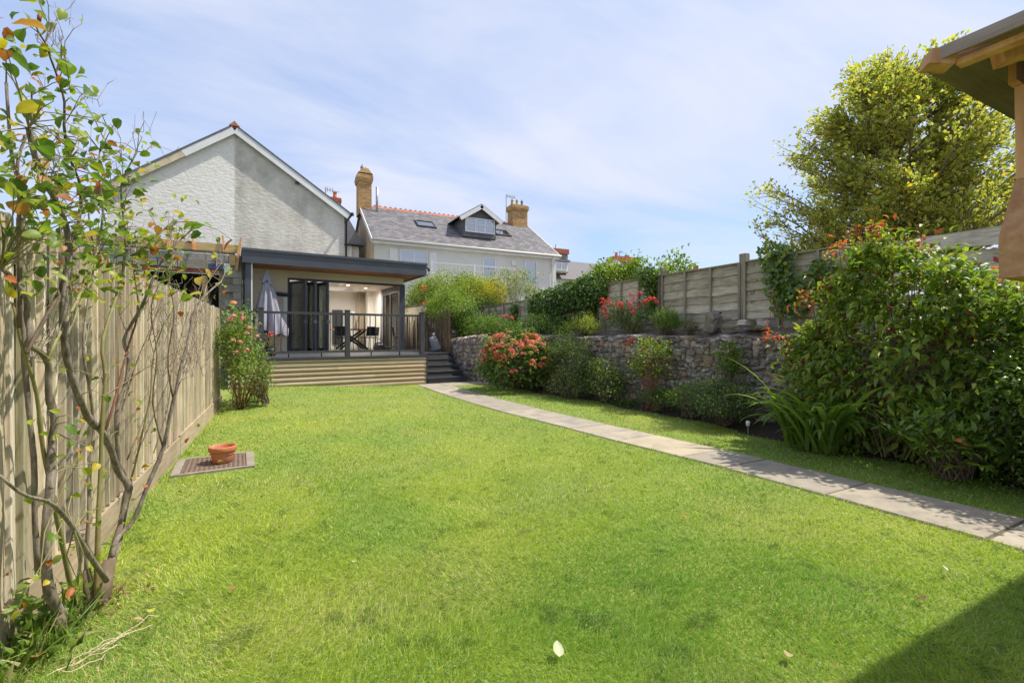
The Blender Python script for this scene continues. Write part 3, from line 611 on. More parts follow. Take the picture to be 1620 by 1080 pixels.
build('gutter', MB(EF).tube([(eR[0]+.2,GV-.4,eR[1]-.06),(eR[0]+.2,GV+9,eR[1]-.06)], .06, 8), M_black, gh, smooth=True)
build('downpipe', MB(EF).tube([(eR[0]+.2,GV-.33,eR[1]-.08),(eR[0]+.02,GV-.05,eR[1]-.35),(eR[0]+.0,GV-.05,0)], .04, 8), M_black, gh, smooth=True)
build('wall_vent', MB(EF).box(-2.42,-2.28,GV-.08,GV-.002,7.35,7.45), M_grey, gh)
build('broken_lamp', MB(EF).box(-6.35,-6.2,GV-.09,GV-.002,7.66,7.78), M_oldcream, gh)

# ---------------------------------------------------------------- blockwork store with pine rafters beside the fence end
st = thing('block_store', 'unfinished grey blockwork store with a pine wall plate and dark opening behind the left fence', 'outbuilding', (-2.6,15.5,0))
SY = 15.5; bl = .44; bh = .215
build('core_wall', MB().box(-1.60,-1.03,SY+.03,SY+.18,0,3.66).box(-6.5,-1.60,SY+.03,SY+.18,3.2,3.66), M_mortar, st)
bmesh_ = MB().box(-.213,.213,-.05,.05,0,.203).mesh('block', M_block)
for r_ in range(17):
    z = r_*bh+.006
    if z > 3.55: break
    x = -1.245 - (.22 if r_%2 else 0)
    while x > -6.4:
        if z+bh > 3.25 or x > -1.62: 
            if x - .213 > -1.64 or z+bh > 3.25: inst(bmesh_, 'block', st, TR(x, SY+.0+random.uniform(-.003,.003), z))
        x -= bl
    if r_%2: inst(bmesh_, 'block', st, TR(-1.14, SY+.002, z, s=(.48,1,1)))
build('lintel', MB().box(-6.4,-1.62,SY-.07,SY+.1,3.10,3.20), M_redpaint, st)
build('opening_shade', MB().box(-6.4,-1.62,SY+1.2,SY+1.3,0,3.1), M_dark, st); build('void_ceiling', MB().box(-6.4,-1.62,SY+.1,SY+1.2,3.05,3.09), M_dark, st)  # near-black sheets; the shade inside the store is put into their colour
build('inner_post', MB().box(-2.0,-1.9,SY+.2,SY+.3,0,3.05), M_pine, st)
build('wall_plate', MB().box(-6.5,-1.12,SY-.04,SY+.06,3.74,3.96), M_pine, st)
build('plate_board', MB().box(-6.5,-1.2,SY-.03,SY+.12,3.69,3.737), M_post, st)
for x in (-4.6,-3.7,-2.75,-2.18,-1.46): build('rafter_stub', MB().bar((x,SY-.09,3.72),(x-.04,SY-.02,4.2 if x > -3 else 4.3),.05,.09,(0,1,0)), M_gaz, st)
build('rafter_stub', MB().bar((-1.15,SY-.16,3.2),(-1.07,SY-.1,3.98),.07,.10,(0,1,0)), M_gaz, st)
build('rafter_stub', MB().bar((-1.07,SY-.02,3.96),(-1.05,SY-.02,4.17),.05,.07,(0,1,0)), M_gaz, st)
build('short_beam', MB().box(-1.33,-1.18,SY-.09,SY-.01,3.36,3.66), M_pine, st)
build('packing_board', MB().box(-2.35,-1.85,SY-.08,SY-.055,3.21,3.46), M_conc, st); build('blue_sheet', MB().box(-1.84,-1.5,SY-.07,SY-.054,3.22,3.37), mat('blue_membrane', [(.05,.06,.12),(.07,.08,.16)], 4), st)
build('white_board', MB().box(-1.46,-1.31,SY-.08,SY-.056,3.14,3.40), M_white, st)

# ---------------------------------------------------------------- pale house with the dormer
h2 = thing('dormer_house', 'long pale rendered house with grey slate roof, dormer window and two yellow brick chimneys', 'house', (10,28.7,0))
HX0, HX1, HY, HYB = 4.38, 15.68, 24.7, 32.7; EZ = 6.35; RZ = 9.22; RY = 28.7
build('wall', MB().box(HX0,HX1,HY,HYB,0,EZ), M_h2wall, h2)
for x0, m in ((HX0-.02, M_tan),(HX1-.0, M_h2wall)):
    build('gable_wall', MB().prism([(x0,HY+.01,0),(x0,HYB,0),(x0,HYB,EZ),(x0,RY,RZ-.08),(x0,HY+.01,EZ)], (.02,0,0)), m, h2)
EY = 24.42; EZ0 = 6.42; SL = math.hypot(RY-EY, RZ-EZ0); dyy = (RY-EY)/SL; dzz = (RZ-EZ0)/SL
build('roof', MB().prism([(HX0-.15,EY,EZ0-.03),(HX0-.15,RY,RZ-.03),(HX0-.15,2*RY-EY,EZ0-.03),(HX0-.15,RY,RZ-.16)], (HX1-HX0+.3,0,0)), M_slate, h2)
def roofp(x, s, h=0): return (x, EY+dyy*s-dzz*h, EZ0+dzz*s+dyy*h)
q = MB(); rows = 26; rh = SL/rows
for r_ in range(rows):
    x = HX0-.17 + (.15 if r_%2 else 0) - .15
    while x < HX1+.13:
        w_ = .30; a = max(x, HX0-.17); b = min(x+w_-.012, HX1+.15); j = random.uniform(0,.006); s0 = r_*rh-.03+random.uniform(-.008,.008)
        if b-a > .03: q.add([roofp(a,s0,.016+j),roofp(b,s0,.016+j),roofp(b,s0+rh*1.15,.003),roofp(a,s0+rh*1.15,.003),roofp(a,s0,.0),roofp(b,s0,.0)], [(0,1,2,3),(4,5,1,0)])
        x += w_
build('slates', q, M_slate, h2, kind='stuff')
q = MB()
x = HX0+.6
while x < HX1-.5:
    q.prism([(x,RY-.14,RZ-.08),(x,RY+.14,RZ-.08),(x,RY,RZ+.06)], (.30,0,0)); q.add([(x+.02,RY,RZ+.05),(x+.15,RY,RZ+.15),(x+.28,RY,RZ+.05),(x+.15,RY+.04,RZ+.05)], [(0,1,2),(0,2,3),(1,3,2)]); x += .315
build('ridge_tiles', q, M_ridge, h2, kind='stuff')
for x0 in (HX0-.19, HX1+.15):
    build('verge_board', MB().prism([roofp(x0,-.05,-.2),roofp(x0,SL,-.2),roofp(x0,SL,.02),roofp(x0,-.05,.02)], (.035,0,0)), M_white, h2)
build('fascia', MB().box(HX0-.1,HX1+.1,HY-.25,HY-.002,6.2,6.33), M_white, h2)
build('gutter', MB().tube([(HX0-.15,EY-.05,6.39),(HX1+.2,EY-.05,6.39)], .065, 8), M_h2wall, h2, smooth=True)
build('downpipe', MB().tube([(15.35,EY-.04,6.33),(15.35,HY-.08,5.95),(15.35,HY-.08,0)], .05, 8), M_white, h2, smooth=True)
def win(x0, x1, z0, z1, parent=h2, Y=HY, bars=(1,), cross=(), m=M_white, gl=M_glass2, name='window'):
    """framed window: outer frame, mullions at the fractions in bars, transoms at the fractions in cross"""
    q = MB().box(x0,x0+.06,Y-.05,Y+.05,z0,z1).box(x1-.06,x1,Y-.05,Y+.05,z0,z1).box(x0+.061,x1-.061,Y-.05,Y+.05,z1-.06,z1).box(x0+.061,x1-.061,Y-.05,Y+.05,z0,z0+.06)
    w_ = build(name, q, m, parent)
    for b_ in bars: xx = x0+(x1-x0)*b_; build('mullion', MB().box(xx-.035,xx+.035,Y-.045,Y+.04,z0+.061,z1-.061), m, w_)
    for z_ in cross: zz = z0+(z1-z0)*z_; build('transom', MB().box(x0+.061,x1-.061,Y-.042,Y+.03,zz-.02,zz+.02), m, w_)
    build('pane', MB().box(x0+.05,x1-.05,Y-.012,Y-.004,z0+.05,z1-.05), gl, w_)
    build('net_curtain', MB().box(x0+.05,x1-.05,Y-.003,Y-.001,z0+.05,z1-.05), mat('net_curtain', [(.30,.32,.33),(.42,.44,.45)], 3, (6,1,1), rough=.9, bump=0), w_)
    return w_
win(5.72,7.25,4.6,6.02,bars=(.5,),cross=(.62,)); win(10.58,11.42,4.45,5.98,bars=(),cross=(.5,)); win(13.40,14.24,4.45,5.98,bars=(),cross=(.5,))
build('shutter', MB().box(5.18,5.60,HY-.06,HY-.002,4.6,6.0), M_white, h2); build('shutter', MB().box(7.36,7.80,HY-.06,HY-.002,4.6,6.0), M_white, h2)
build('alarm_box', MB().box(12.48,12.78,HY-.12,HY-.002,5.62,5.92), M_white, h2)
# dormer
dm = build('dormer', MB().box(9.72,11.88,25.62,28.4,7.3,8.42), M_slatedark, h2)
build('dormer_gable', MB().prism([(9.70,25.60,8.421),(11.90,25.60,8.421),(10.80,25.60,9.12)], (0,2.9,0)), M_slatedark, dm)
for sx in (-1, 1):
    a = Vector((10.8,0,9.25)); b = Vector((10.8+sx*1.42,0,8.36)); n = Vector((-(b-a).z,0,(b-a).x)).normalized(); n = n if n.z > 0 else -n
    build('dormer_roof', MB().prism([(p.x,25.32,p.z) for p in (a,b,b+n*.05,a+n*.05)], (0,3.1,0)), M_slate, dm)
    build('dormer_bargeboard', MB().prism([(p.x,25.28,p.z) for p in (a-n*.23,b-n*.23,b,a)], (0,.035,0)), M_white, dm)
q = win(9.83,11.75,7.58,8.45,parent=h2,Y=25.56,bars=(.34,.66),cross=(.55,),name='dormer_window')
for (a, b) in ((7.2,8.35),(12.35,13.4)):
    q = MB(); 
    for (x0,x1,s0,s1) in ((a,b,2.45,2.55),(a,b,3.32,3.42),(a,a+.09,2.551,3.319),(b-.09,b,2.551,3.319)):
        q.add([roofp(x0,s0,.02),roofp(x1,s0,.02),roofp(x1,s1,.02),roofp(x0,s1,.02),roofp(x0,s0,.11),roofp(x1,s0,.11),roofp(x1,s1,.11),roofp(x0,s1,.11)], [(0,3,2,1),(4,5,6,7),(0,1,5,4),(1,2,6,5),(2,3,7,6),(3,0,4,7)])
    k = build('roof_window', q, M_grey, h2)
    build('pane', MB().add([roofp(a+.09,2.55,.075),roofp(b-.09,2.55,.075),roofp(b-.09,3.32,.075),roofp(a+.09,3.32,.075)], [(0,1,2,3)]), M_glass2, k)
def brickchim(parent, x0, x1, y0, y1, z0, z1, m, corb=.06, pots=3, potm=M_yb, brick=True, potz=.35):
    z = z0; i = 0
    q = MB()
    while z < z1:
        f = (z-z0)/(z1-z0); o = 0
        if f > .80: o = corb*(1-abs(f-.90)*10*.5)
        if brick:
            # one course of bricks with recessed joints
            for k in range(int((x1-x0)/.23)+1):
                a = x0-o+k*.23-(.11 if i%2 else 0); b = min(a+.222, x1+o); a = max(a, x0-o)
                if b-a > .03: q.box(a,b,y0-o,y0-o+.1,z,z+.066)
            for k in range(int((y1-y0)/.23)+1):
                a = y0-o+.102+k*.23; b = min(a+.222, y1+o)
                if b-a > .03: q.box(x0-o,x0-o+.1,a,b,z,z+.066); q.box(x1+o-.1,x1+o,a,b,z,z+.066)
        z += .075; i += 1
    ch = build('chimney', MB().box(x0+.012,x1-.012,y0+.012,y1-.012,z0,z1), M_mortar if brick else m, parent)
    if brick: build('bricks', q, m, ch, kind='stuff')
    for k in range(pots):
        yy_ = y0+(y1-y0)*(k+.5)/pots; xx_ = (x0+x1)/2
        build('chimney_pot', MB().lathe([(.13,0),(.14,.02),(.10,potz*.5),(.09,potz*.9),(.12,potz*.92),(.12,potz),(.08,potz)], (xx_,yy_,z1), 12), potm, ch, smooth=True)
    return ch
c1 = brickchim(h2, 4.12,4.86,28.25,29.3,8.6,11.0, M_yb, .10, 0)
for i, (x, y_) in enumerate(((4.35,28.5),(4.62,28.8),(4.5,29.1))):
    build('chimney_pot', MB().lathe([(.2,0),(.17,.14),(.11,.2),(.09,.42),(.12,.44),(.02,.62),(0,.72)], (x,y_,11.0), 10), M_yb if i else M_lead, c1)
build('haunching', MB().prism([(4.05,28.2,11.0),(4.93,28.2,11.0),(4.66,28.2,11.34),(4.32,28.2,11.34)], (0,1.1,0)), M_yb, c1)
c2 = brickchim(h2, 14.45,15.62,28.35,29.2,8.6,10.5, M_yb, .11, 0)
for i, (x, y_) in enumerate(((14.62,28.8),(14.95,28.7),(15.35,28.7))):
    build('chimney_pot', MB().lathe([(.17,0),(.13,.16),(.09,.2),(.08,.40),(.11,.42),(.02,.56),(0,.62)], (x,y_,10.5), 10), M_yb if i != 2 else M_lead, c2)
build('flue_pipe', MB().tube([(5.13,28.0,8.7),(5.13,28.0,10.25)], .075, 10), M_galv, h2, smooth=True)
def aerial(x, y_, z, h, parent, n=5):
    q = MB().tube([(x,y_,z),(x,y_,z+h)], .022, 5).tube([(x,y_,z+h-.1),(x+.75,y_,z+h-.18)], .014, 4)
    for k in range(n): q.tube([(x+.1+k*.14,y_-.25,z+h-.11-.01*k),(x+.1+k*.14,y_+.25,z+h-.11-.01*k)], .01, 4); q.tube([(x+.1+k*.14,y_,z+h-.27),(x+.1+k*.14,y_,z+h+.03)], .01, 4)
    build('tv_aerial', q, M_lead, parent)
aerial(14.05,28.6,9.0,2.25,h2)
# terrace railing in front of the first floor
tr = thing('balcony_railing', 'thin white metal railing across the first floor of the pale house', 'railing', (9.8,24.2,4.5), group=None)
for a, b in ((7.35,12.4),):
    build('top_bar', MB().box(a,b,24.18,24.22,5.33,5.37), M_white, tr); build('bottom_bar', MB().box(a,b,24.18,24.22,4.5,4.54), M_white, tr)
    q = MB(); x = a+.1
    while x < b: q.box(x-.008,x+.008,24.192,24.208,4.541,5.329); x += .13
    build('bars', q, M_white, tr, kind='stuff')
    for x in (a, (a+b)/2, b): build('post', MB().box(x-.03,x+.03,24.17,24.23,4.3,5.42), M_white, tr)
build('ledge', MB().box(7.3,12.5,24.1,24.698,4.2,4.3), M_h2wall, tr)

# grey-roofed neighbour glimpsed between the gable and the pale house
h3 = thing('slate_neighbour', 'slate roofed house corner glimpsed between the white gable and the pale house', 'house', (2.2,27,0))
build('wall', MB().box(-2,3.95,27.1,31,0,6.4), M_h2wall, h3)
build('roof', MB().prism([(-2,26.9,6.42),(4.15,26.9,6.42),(4.15,26.9,6.55),(2.9,26.9,8.75),(-2,26.9,8.75)], (0,4.2,0)), M_slate, h3)
build('downpipe', MB().box(3.42,3.56,26.98,27.09,5.0,6.4), M_white, h3); build('gutter', MB().box(2.9,4.2,26.8,26.898,6.38,6.46), M_black, h3)
ch = brickchim(h3, 2.45,2.98,27.2,27.8,7.5,9.05, M_rb, .07, 1, M_ridge, potz=.4)
aerial(2.2,27.3,8.6,1.0,h3,3)
# far houses to the right
h4 = thing('far_dormer_house', 'distant grey roofed house with a small white dormer and stone chimney beside the pale house', 'house', (23,34,0))
build('wall', MB().box(19.5,29.5,33,40,0,6.3), M_h2wall, h4)
build('roof', MB().prism([(19.4,32.6,6.2),(19.4,36,8.4),(19.4,40.2,6.2)], (10.2,0,0)), M_slate, h4)
d4 = build('dormer', MB().box(20.2,21.6,32.15,35,6.75,7.55), M_white, h4); build('dormer_roof', MB().box(20.05,21.75,32.0,35,7.56,7.72), M_lead, d4)
win(20.32,21.48,6.85,7.5,parent=h4,Y=32.1,bars=(.5,),name='dormer_window')
c4 = build('chimney', MB().box(20.7,22.3,33.2,34.3,6.8,8.45), M_greystone, h4); build('brick_cap', MB().box(20.62,22.38,33.1,34.4,8.452,8.86), M_rb, c4)
build('cowl', MB().tube([(21.3,33.6,8.86),(21.3,33.6,9.3)], .03, 5), M_lead, c4)
h5 = thing('far_gable_house', 'distant house with white bargeboards on its gable and a wide red topped stone chimney', 'house', (27,33,0))
build('wall', MB().prism([(24.3,32.2,0),(28.8,32.2,0),(28.8,32.2,6.45),(26.65,32.2,7.95),(24.3,32.2,6.45)], (0,6,0)), M_cream, h5)
for sx, L in ((-1, 2.8),(1,1.95)):
    a = Vector((26.65,0,8.08)); b = Vector((26.65+sx*L*1.15,0,8.08-L*.62)); n = Vector((-(b-a).z,0,(b-a).x)).normalized(); n = n if n.z > 0 else -n
    build('roof', MB().prism([(p.x,31.9,p.z) for p in (a,b,b+n*.08,a+n*.08)], (0,6.4,0)), M_slate, h5)
    build('bargeboard', MB().prism([(p.x,31.84,p.z) for p in (a-n*.2,b-n*.2,b,a)], (0,.05,0)), M_white, h5)
c5 = build('chimney', MB().box(28.0,30.7,33.6,34.8,6.2,8.35), M_greystone, h5); build('brick_cap', MB().box(27.9,30.8,33.5,34.9,8.352,8.85), M_rb, c5)
build('chimney_pot', MB().lathe([(.14,0),(.12,.4),(.15,.42),(.1,.45)], (28.5,34.2,8.85), 10), M_ridge, c5, smooth=True); build('cowl', MB().box(29.5,29.9,34.0,34.2,8.85,9.1), M_brown, c5); aerial(28.9,34.2,8.8,.7,c5,2)
h6 = thing('far_chimney_house', 'furthest rooftop showing only its pair of red chimney pots above the fence', 'house', (38.8,34,0))
build('roof', MB().prism([(36,33,5),(42,33,5),(39,33,7.6)], (0,4,0)), M_slate, h6); c6 = build('chimney', MB().box(38.2,39.8,34,34.6,6.5,8.35), M_rb, h6)
for x in (38.5,39.1,39.5): build('chimney_pot', MB().lathe([(.16,0),(.13,.45),(.16,.47),(.1,.5)], (x,34.3,8.35), 10), M_ridge, c6, smooth=True)

# ---------------------------------------------------------------- rubble stone wall
sw = thing('stone_wall', 'old retaining wall of rough brown and grey rubble stone along the right side of the lawn', 'stone wall', (6,6,0))
yy = np.linspace(-1.5, 15.6, 100)
def topz(y): return 1.285+.02*math.sin(y*2.1)+.015*math.sin(y*5.7) - .08*sm(y,12.6,13.6)
P = [p for y in yy for p in ((wx(y)+.05,y,-.1),(wx(y)+.05,y,topz(y)-.04),(wx(y)+.42,y,topz(y)-.04),(wx(y)+.42,y,-.1))]
build('mortar_core', MB().add(P, [(4*i+k,4*i+(k+1)%4,4*i+4+(k+1)%4,4*i+4+k) for i in range(99) for k in range(3)]), M_mortar, sw)
def stone_raw(seed):
    r_ = random.Random(seed); n = 5; vs = []
    for j in range(n):
        for i in range(n):
            a = i/(n-1)*2-1; b = j/(n-1)*2-1
            rr = 1-.13*(abs(a)*abs(b))**1.5
            e = max(abs(a), abs(b)); y_ = -.5*(1-e**5*.6) + r_.uniform(-.16,.16)
            vs.append((a*.5*rr+r_.uniform(-.075,.075), y_, b*.5*rr+r_.uniform(-.075,.075)))
    fs = [(j*n+i, j*n+i+1, (j+1)*n+i+1, (j+1)*n+i) for j in range(n-1) for i in range(n-1)]
    ring = [i for i in range(n)] + [j*n+n-1 for j in range(1,n)] + [(n-1)*n+i for i in range(n-2,-1,-1)] + [j*n for j in range(n-2,0,-1)]
    o = len(vs)
    for i in ring: vs.append((vs[i][0]*1.02, .5, vs[i][2]*1.02))
    m_ = len(ring); fs += [(ring[i], o+i, o+(i+1)%m_, ring[(i+1)%m_]) for i in range(m_)]
    return vs, fs
raws = [stone_raw(k) for k in range(14)]
smesh = []
for v_, f_ in raws:
    q = MB(); q.add(v_, f_); smesh.append(q.mesh('stone', M_stone))
stones = []
def lay(y0, y1, hz, wr, z_lo=0, z_hi=None):
    z = z_lo
    while True:
        h = random.uniform(*hz)
        if z > 1.25: break
        y = y0 - random.uniform(0,.1)
        while y < y1:
            w_ = random.choice((random.uniform(*wr), random.uniform(*wr), random.uniform(wr[0],wr[0]*1.3)))
            hh = h*random.uniform(.65,1.35); zc_ = z+h/2+random.uniform(-.03,.03)
            if zc_+hh/2 < topz(y)+.01: stones.append((y+w_/2, zc_, w_*.94, hh*.94))
            y += w_
        z += h
lay(-1.2, 9.6, (.05,.135), (.07,.25)); lay(9.6, 15.4, (.09,.17), (.05,.11))
# coping stones laid on edge
y = -1.2; cop = []
while y < 15.4:
    w_ = random.uniform(.08,.2); cop.append((y+w_/2, w_*.95, random.uniform(.06,.11))); y += w_
def smat(y, z, w_, h_, dep, dx_=0):
    t_ = math.atan2(wx(y+.1)-wx(y-.1), .2)
    return Matrix.Translation((wx(y)+.045+dx_+random.uniform(-.018,.012), y, z)) @ Matrix.Rotation(-t_, 4, 'Z') @ Matrix.Rotation(R(-90), 4, 'Z') @ Matrix.Rotation(random.uniform(-.3,.3), 4, 'Y') @ Matrix.Diagonal((w_, dep, h_, 1))
items = [(smat(y, z, w_, h_, random.uniform(.09,.14)), w_*h_/(.3+math.hypot(wx(y), y-0))**2 if 2.2 < y < 12.5 else 0) for y, z, w_, h_ in stones]
items += [(smat(y, topz(y)-.02+random.uniform(-.012,.02), w_, h_, .34, .12), w_*h_/(.3+math.hypot(wx(y), y))**2*1.3 if 2.2 < y < 12.5 else 0) for y, w_, h_ in cop]
items.sort(key=lambda t_: -t_[1])
q = MB()
for i, (M_, s_) in enumerate(items):
    k = random.randrange(14)
    if i < 298: inst(smesh[k], 'stone', sw, M_)
    else: q.add([tuple(M_ @ Vector(v_)) for v_ in raws[k][0]], raws[k][1])
build('small_stones', q, M_stone, sw, kind='stuff')
bs = tag(put(bpy.data.objects.new('boulder', None), None, TR(6.55,5.33,1.45)), 'squared grey block of stone standing on top of the wall against the fence', 'stone block')
build('block', MB(TR(6.55,5.33,1.55,R(12),R(-8),R(20),(1,1,1))).add([(v_[0]*.38,v_[1]*.2,v_[2]*.34) for v_ in raws[3][0]], raws[3][1]), M_stone, bs)
for i, (x, y_, z, s_, lb) in enumerate(((6.6,4.72,1.50,.20,'pale rubble lump nearest the fence post on top of the wall'),(6.5,4.50,1.47,.26,'long pale rubble slab on the soil right of the fence post'),(6.4,4.9,1.40,.16,'small flat pale stone lying on the soil between the block and the rubble'))):
    q = MB(TR(x,y_,z,.1*i,.1,i*1.1)); q.add([(a*s_*1.5,b*s_,c_*s_*.55) for a,b,c_ in raws[5+i][0]], raws[5+i][1]); tag(build('rubble', q, mat('pale_rubble', [(.42,.38,.34),(.6,.56,.5)], 8, bump=.6, rand=.1)), lb, 'rubble', 'loose rubble on top of the wall')

# ---------------------------------------------------------------- waney lap fence on top of the wall
rf = thing('panel_fence', 'low fence of grey weathered overlapping slat panels standing above the stone wall', 'fence', (6.9,8,1.45))
def slatmesh(L, hgt, seed):
    r_ = random.Random(seed); n = 12; q = MB(); vs = []
    a1, a2, p1 = r_.uniform(.005,.014), r_.uniform(.002,.007), r_.uniform(0,6)
    for i in range(n+1):
        y_ = L*i/n; wob = a1*math.sin(i*.7+p1)+a2*math.sin(i*1.9+p1*2)
        vs += [(-.034,y_,wob),(-.004,y_,hgt+wob*.3),(.004,y_,hgt+wob*.3),(-.018,y_,wob)]
    q.add(vs, [(4*i+k,4*i+4+k,4*i+4+(k+1)%4,4*i+(k+1)%4) for i in range(n) for k in range(4)]); q.add(vs[:4], [(0,1,2,3)]); q.add(vs[-4:], [(3,2,1,0)])
    return q.mesh('slat', M_slat)
posts = [-.46, 1.37, 3.20, 5.03, 6.86, 8.69, 10.52, 12.35, 14.18, 16.01, 17.84]
sm_ = [slatmesh(1.76, .165, k) for k in range(8)]
for k, (a, b) in enumerate(zip(posts, posts[1:])):
    top = [2.50,2.44,2.53,2.52,2.52,2.50,2.42,2.42,2.40,2.40][k]; z0 = 1.42; nn = 7; dh = (top-.02-z0)/nn
    if k == 1:   # the panel behind the tall shrub is of heavier boards with gaps
        for i in range(5): inst(sm_[i], 'slat', rf, TR(6.88, a+.04, z0+i*.215+random.uniform(-.012,.012), rx=R(random.uniform(-1.2,1.2)), s=(2.2,1,1.18)))
    else:
        for i in range(nn): inst(random.choice(sm_), 'slat', rf, TR(6.90+random.uniform(-.004,.004), a+.035, z0+i*dh+random.uniform(-.008,.008), rx=R(random.uniform(-.4,.4)), s=(1,1,(dh+.012)/.15)))
        for j in range(4):
            y_ = a+.05+j*(1.73/3); build('batten', MB().box(6.835,6.862,y_-.018,y_+.018,z0-.01,top), M_post, rf)
        build('capping', MB().box(6.845,6.93,a+.03,b-.03,top+.001,top+.022), M_post, rf)
    if k in (0,1,3,6,8): build('post', MB().box(6.885,6.965,b-.04,b+.04,1.2,top+.0+(.14 if k in (3,) else .06)), M_post, rf)
    if k in (2,): build('post', MB().box(6.86,6.96,b-.06,b+.06,1.2,top+.15), M_post, rf)
build('post', MB().box(6.885,6.965,posts[3]-.2,posts[3]-.12,1.2,2.5), M_post, rf)

# ---------------------------------------------------------------- timber gazebo at the right edge
gz_ = thing('gazebo', 'corner of a new timber gazebo roof on a chamfered post at the right edge', 'gazebo', (2.35,-.2,0))
CX, CY, CZ_ = 1.698, .652, 2.10
# eaves parallel to the garden: far eave runs right, side eave runs back towards the viewer
def eave(a, b, name):
    return None
rise = .30
# side eave board lies on the roof slope, the far one shows its underside
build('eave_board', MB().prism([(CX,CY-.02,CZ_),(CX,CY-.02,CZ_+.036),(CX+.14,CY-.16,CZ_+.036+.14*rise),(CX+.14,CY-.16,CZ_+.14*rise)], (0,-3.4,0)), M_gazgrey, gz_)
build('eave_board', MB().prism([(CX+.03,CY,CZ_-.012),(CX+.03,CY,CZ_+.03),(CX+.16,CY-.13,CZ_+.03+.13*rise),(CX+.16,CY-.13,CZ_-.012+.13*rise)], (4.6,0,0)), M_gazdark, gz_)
build('corner_cap', MB(TR(CX+.012,CY-.012,CZ_+.012,0,R(12),R(-45))).box(-.012,.05,-.028,.028,-.02,.022), M_gaz, gz_)
build('inner_rafter', MB().box(CX+.04,CX+.075,CY-3.3,CY-.06,CZ_-.018,CZ_-.001), M_gaz, gz_)
n = 15
for i in range(n):
    x0 = CX+.10+i*.115; zz = CZ_+.022+(x0-CX)*rise
    build('roof_board', MB().prism([(x0,-3.0,zz),(x0+.125,-3.0,zz+.125*rise),(x0+.125,-3.0,zz+.125*rise+.014),(x0,-3.0,zz+.02)], (0,3.0+CY-.05-(x0-CX),0)), M_gazx, gz_)
    y0 = CY-.12-i*.115; zz = CZ_+.022+(CY-y0)*rise; xs_ = CX+(CY-y0)
    build('roof_board', MB().prism([(xs_,y0,zz),(xs_,y0-.125,zz+.125*rise),(xs_,y0-.125,zz+.125*rise+.014),(xs_,y0,zz+.02)], (4.6-(CY-y0),0,0)), M_gazx, gz_)
build('hip_rafter', MB().bar((CX+.12,CY-.12,CZ_+.0),(CX+1.5,CY-1.5,CZ_+.0+1.4*rise),.05,.06), M_gaz, gz_)
build('inner_fascia', MB().box(CX+.16,CX+2.5,CY-.20,CY-.165,CZ_-.0,CZ_+.045), M_gaz, gz_)
# hanging post with a chamfered block at its foot; the standing post is just outside the frame
q = MB().prism([(1.995,.44,2.06),(2.11,.44,2.06),(2.11,.545,2.06),(1.995,.545,2.06)], (.012,0,-.28))
build('hanging_post', q, M_gaz, gz_)
q = MB(); za, zb_, zc_ = 1.79, 1.60, 1.475
T0 = [(2.004,.441),(2.125,.441),(2.125,.546),(2.004,.546)]; T1 = [(1.93,.43),(2.16,.43),(2.16,.56),(1.93,.56)]
q.add([(x,y,za-.012) for x,y in T0]+[(x,y,zb_) for x,y in T1]+[(x,y,zc_) for x,y in T1], [(0,1,2,3),(0,4,5,1),(1,5,6,2),(2,6,7,3),(3,7,4,0),(4,8,9,5),(5,9,10,6),(6,10,11,7),(7,11,8,4),(11,10,9,8)])
build('knee_block', q, M_gazx, gz_)
build('post', MB().box(2.42,2.56,.20,.34,0,2.12), M_gaz, gz_)
build('wall_plate', MB().box(1.965,4.2,.44,.55,2.062,2.15), M_gaz, gz_); build('side_plate', MB().box(1.97,2.06,-2.9,.438,2.072,2.15), M_gaz, gz_)
build('tie_beam', MB().box(2.162,2.42,.46,.53,1.49,1.58), M_gaz, gz_)
build('bracket_plate', MB().box(1.875,1.96,.50,.508,2.035,2.125), M_rust, gz_)
# ================================================================ vegetation
def unit(a): return a/np.maximum(np.linalg.norm(a, axis=1, keepdims=True), 1e-9)
def np_mesh(name, V, F3, F4, col, mat_, smooth=False):
    me = bpy.data.meshes.new(name)
    nv = len(V); me.vertices.add(nv); me.vertices.foreach_set('co', V.astype(np.float32).ravel())
    loops = np.concatenate([F3.ravel() if len(F3) else np.zeros(0, int), F4.ravel() if len(F4) else np.zeros(0, int)]).astype(np.int32)
    tot = np.concatenate([np.full(len(F3), 3), np.full(len(F4), 4)]).astype(np.int32); st_ = np.concatenate([[0], np.cumsum(tot)[:-1]]).astype(np.int32)
    me.loops.add(len(loops)); me.loops.foreach_set('vertex_index', loops)
    me.polygons.add(len(tot)); me.polygons.foreach_set('loop_start', st_); me.polygons.foreach_set('loop_total', tot)
    if col is not None:
        a = me.color_attributes.new('col', 'FLOAT_COLOR', 'POINT'); c4_ = np.ones((nv, 4), np.float32); c4_[:, :3] = col; a.data.foreach_set('color', c4_.ravel())
    me.materials.append(mat_); me.update(calc_edges=True); me.validate(); return me
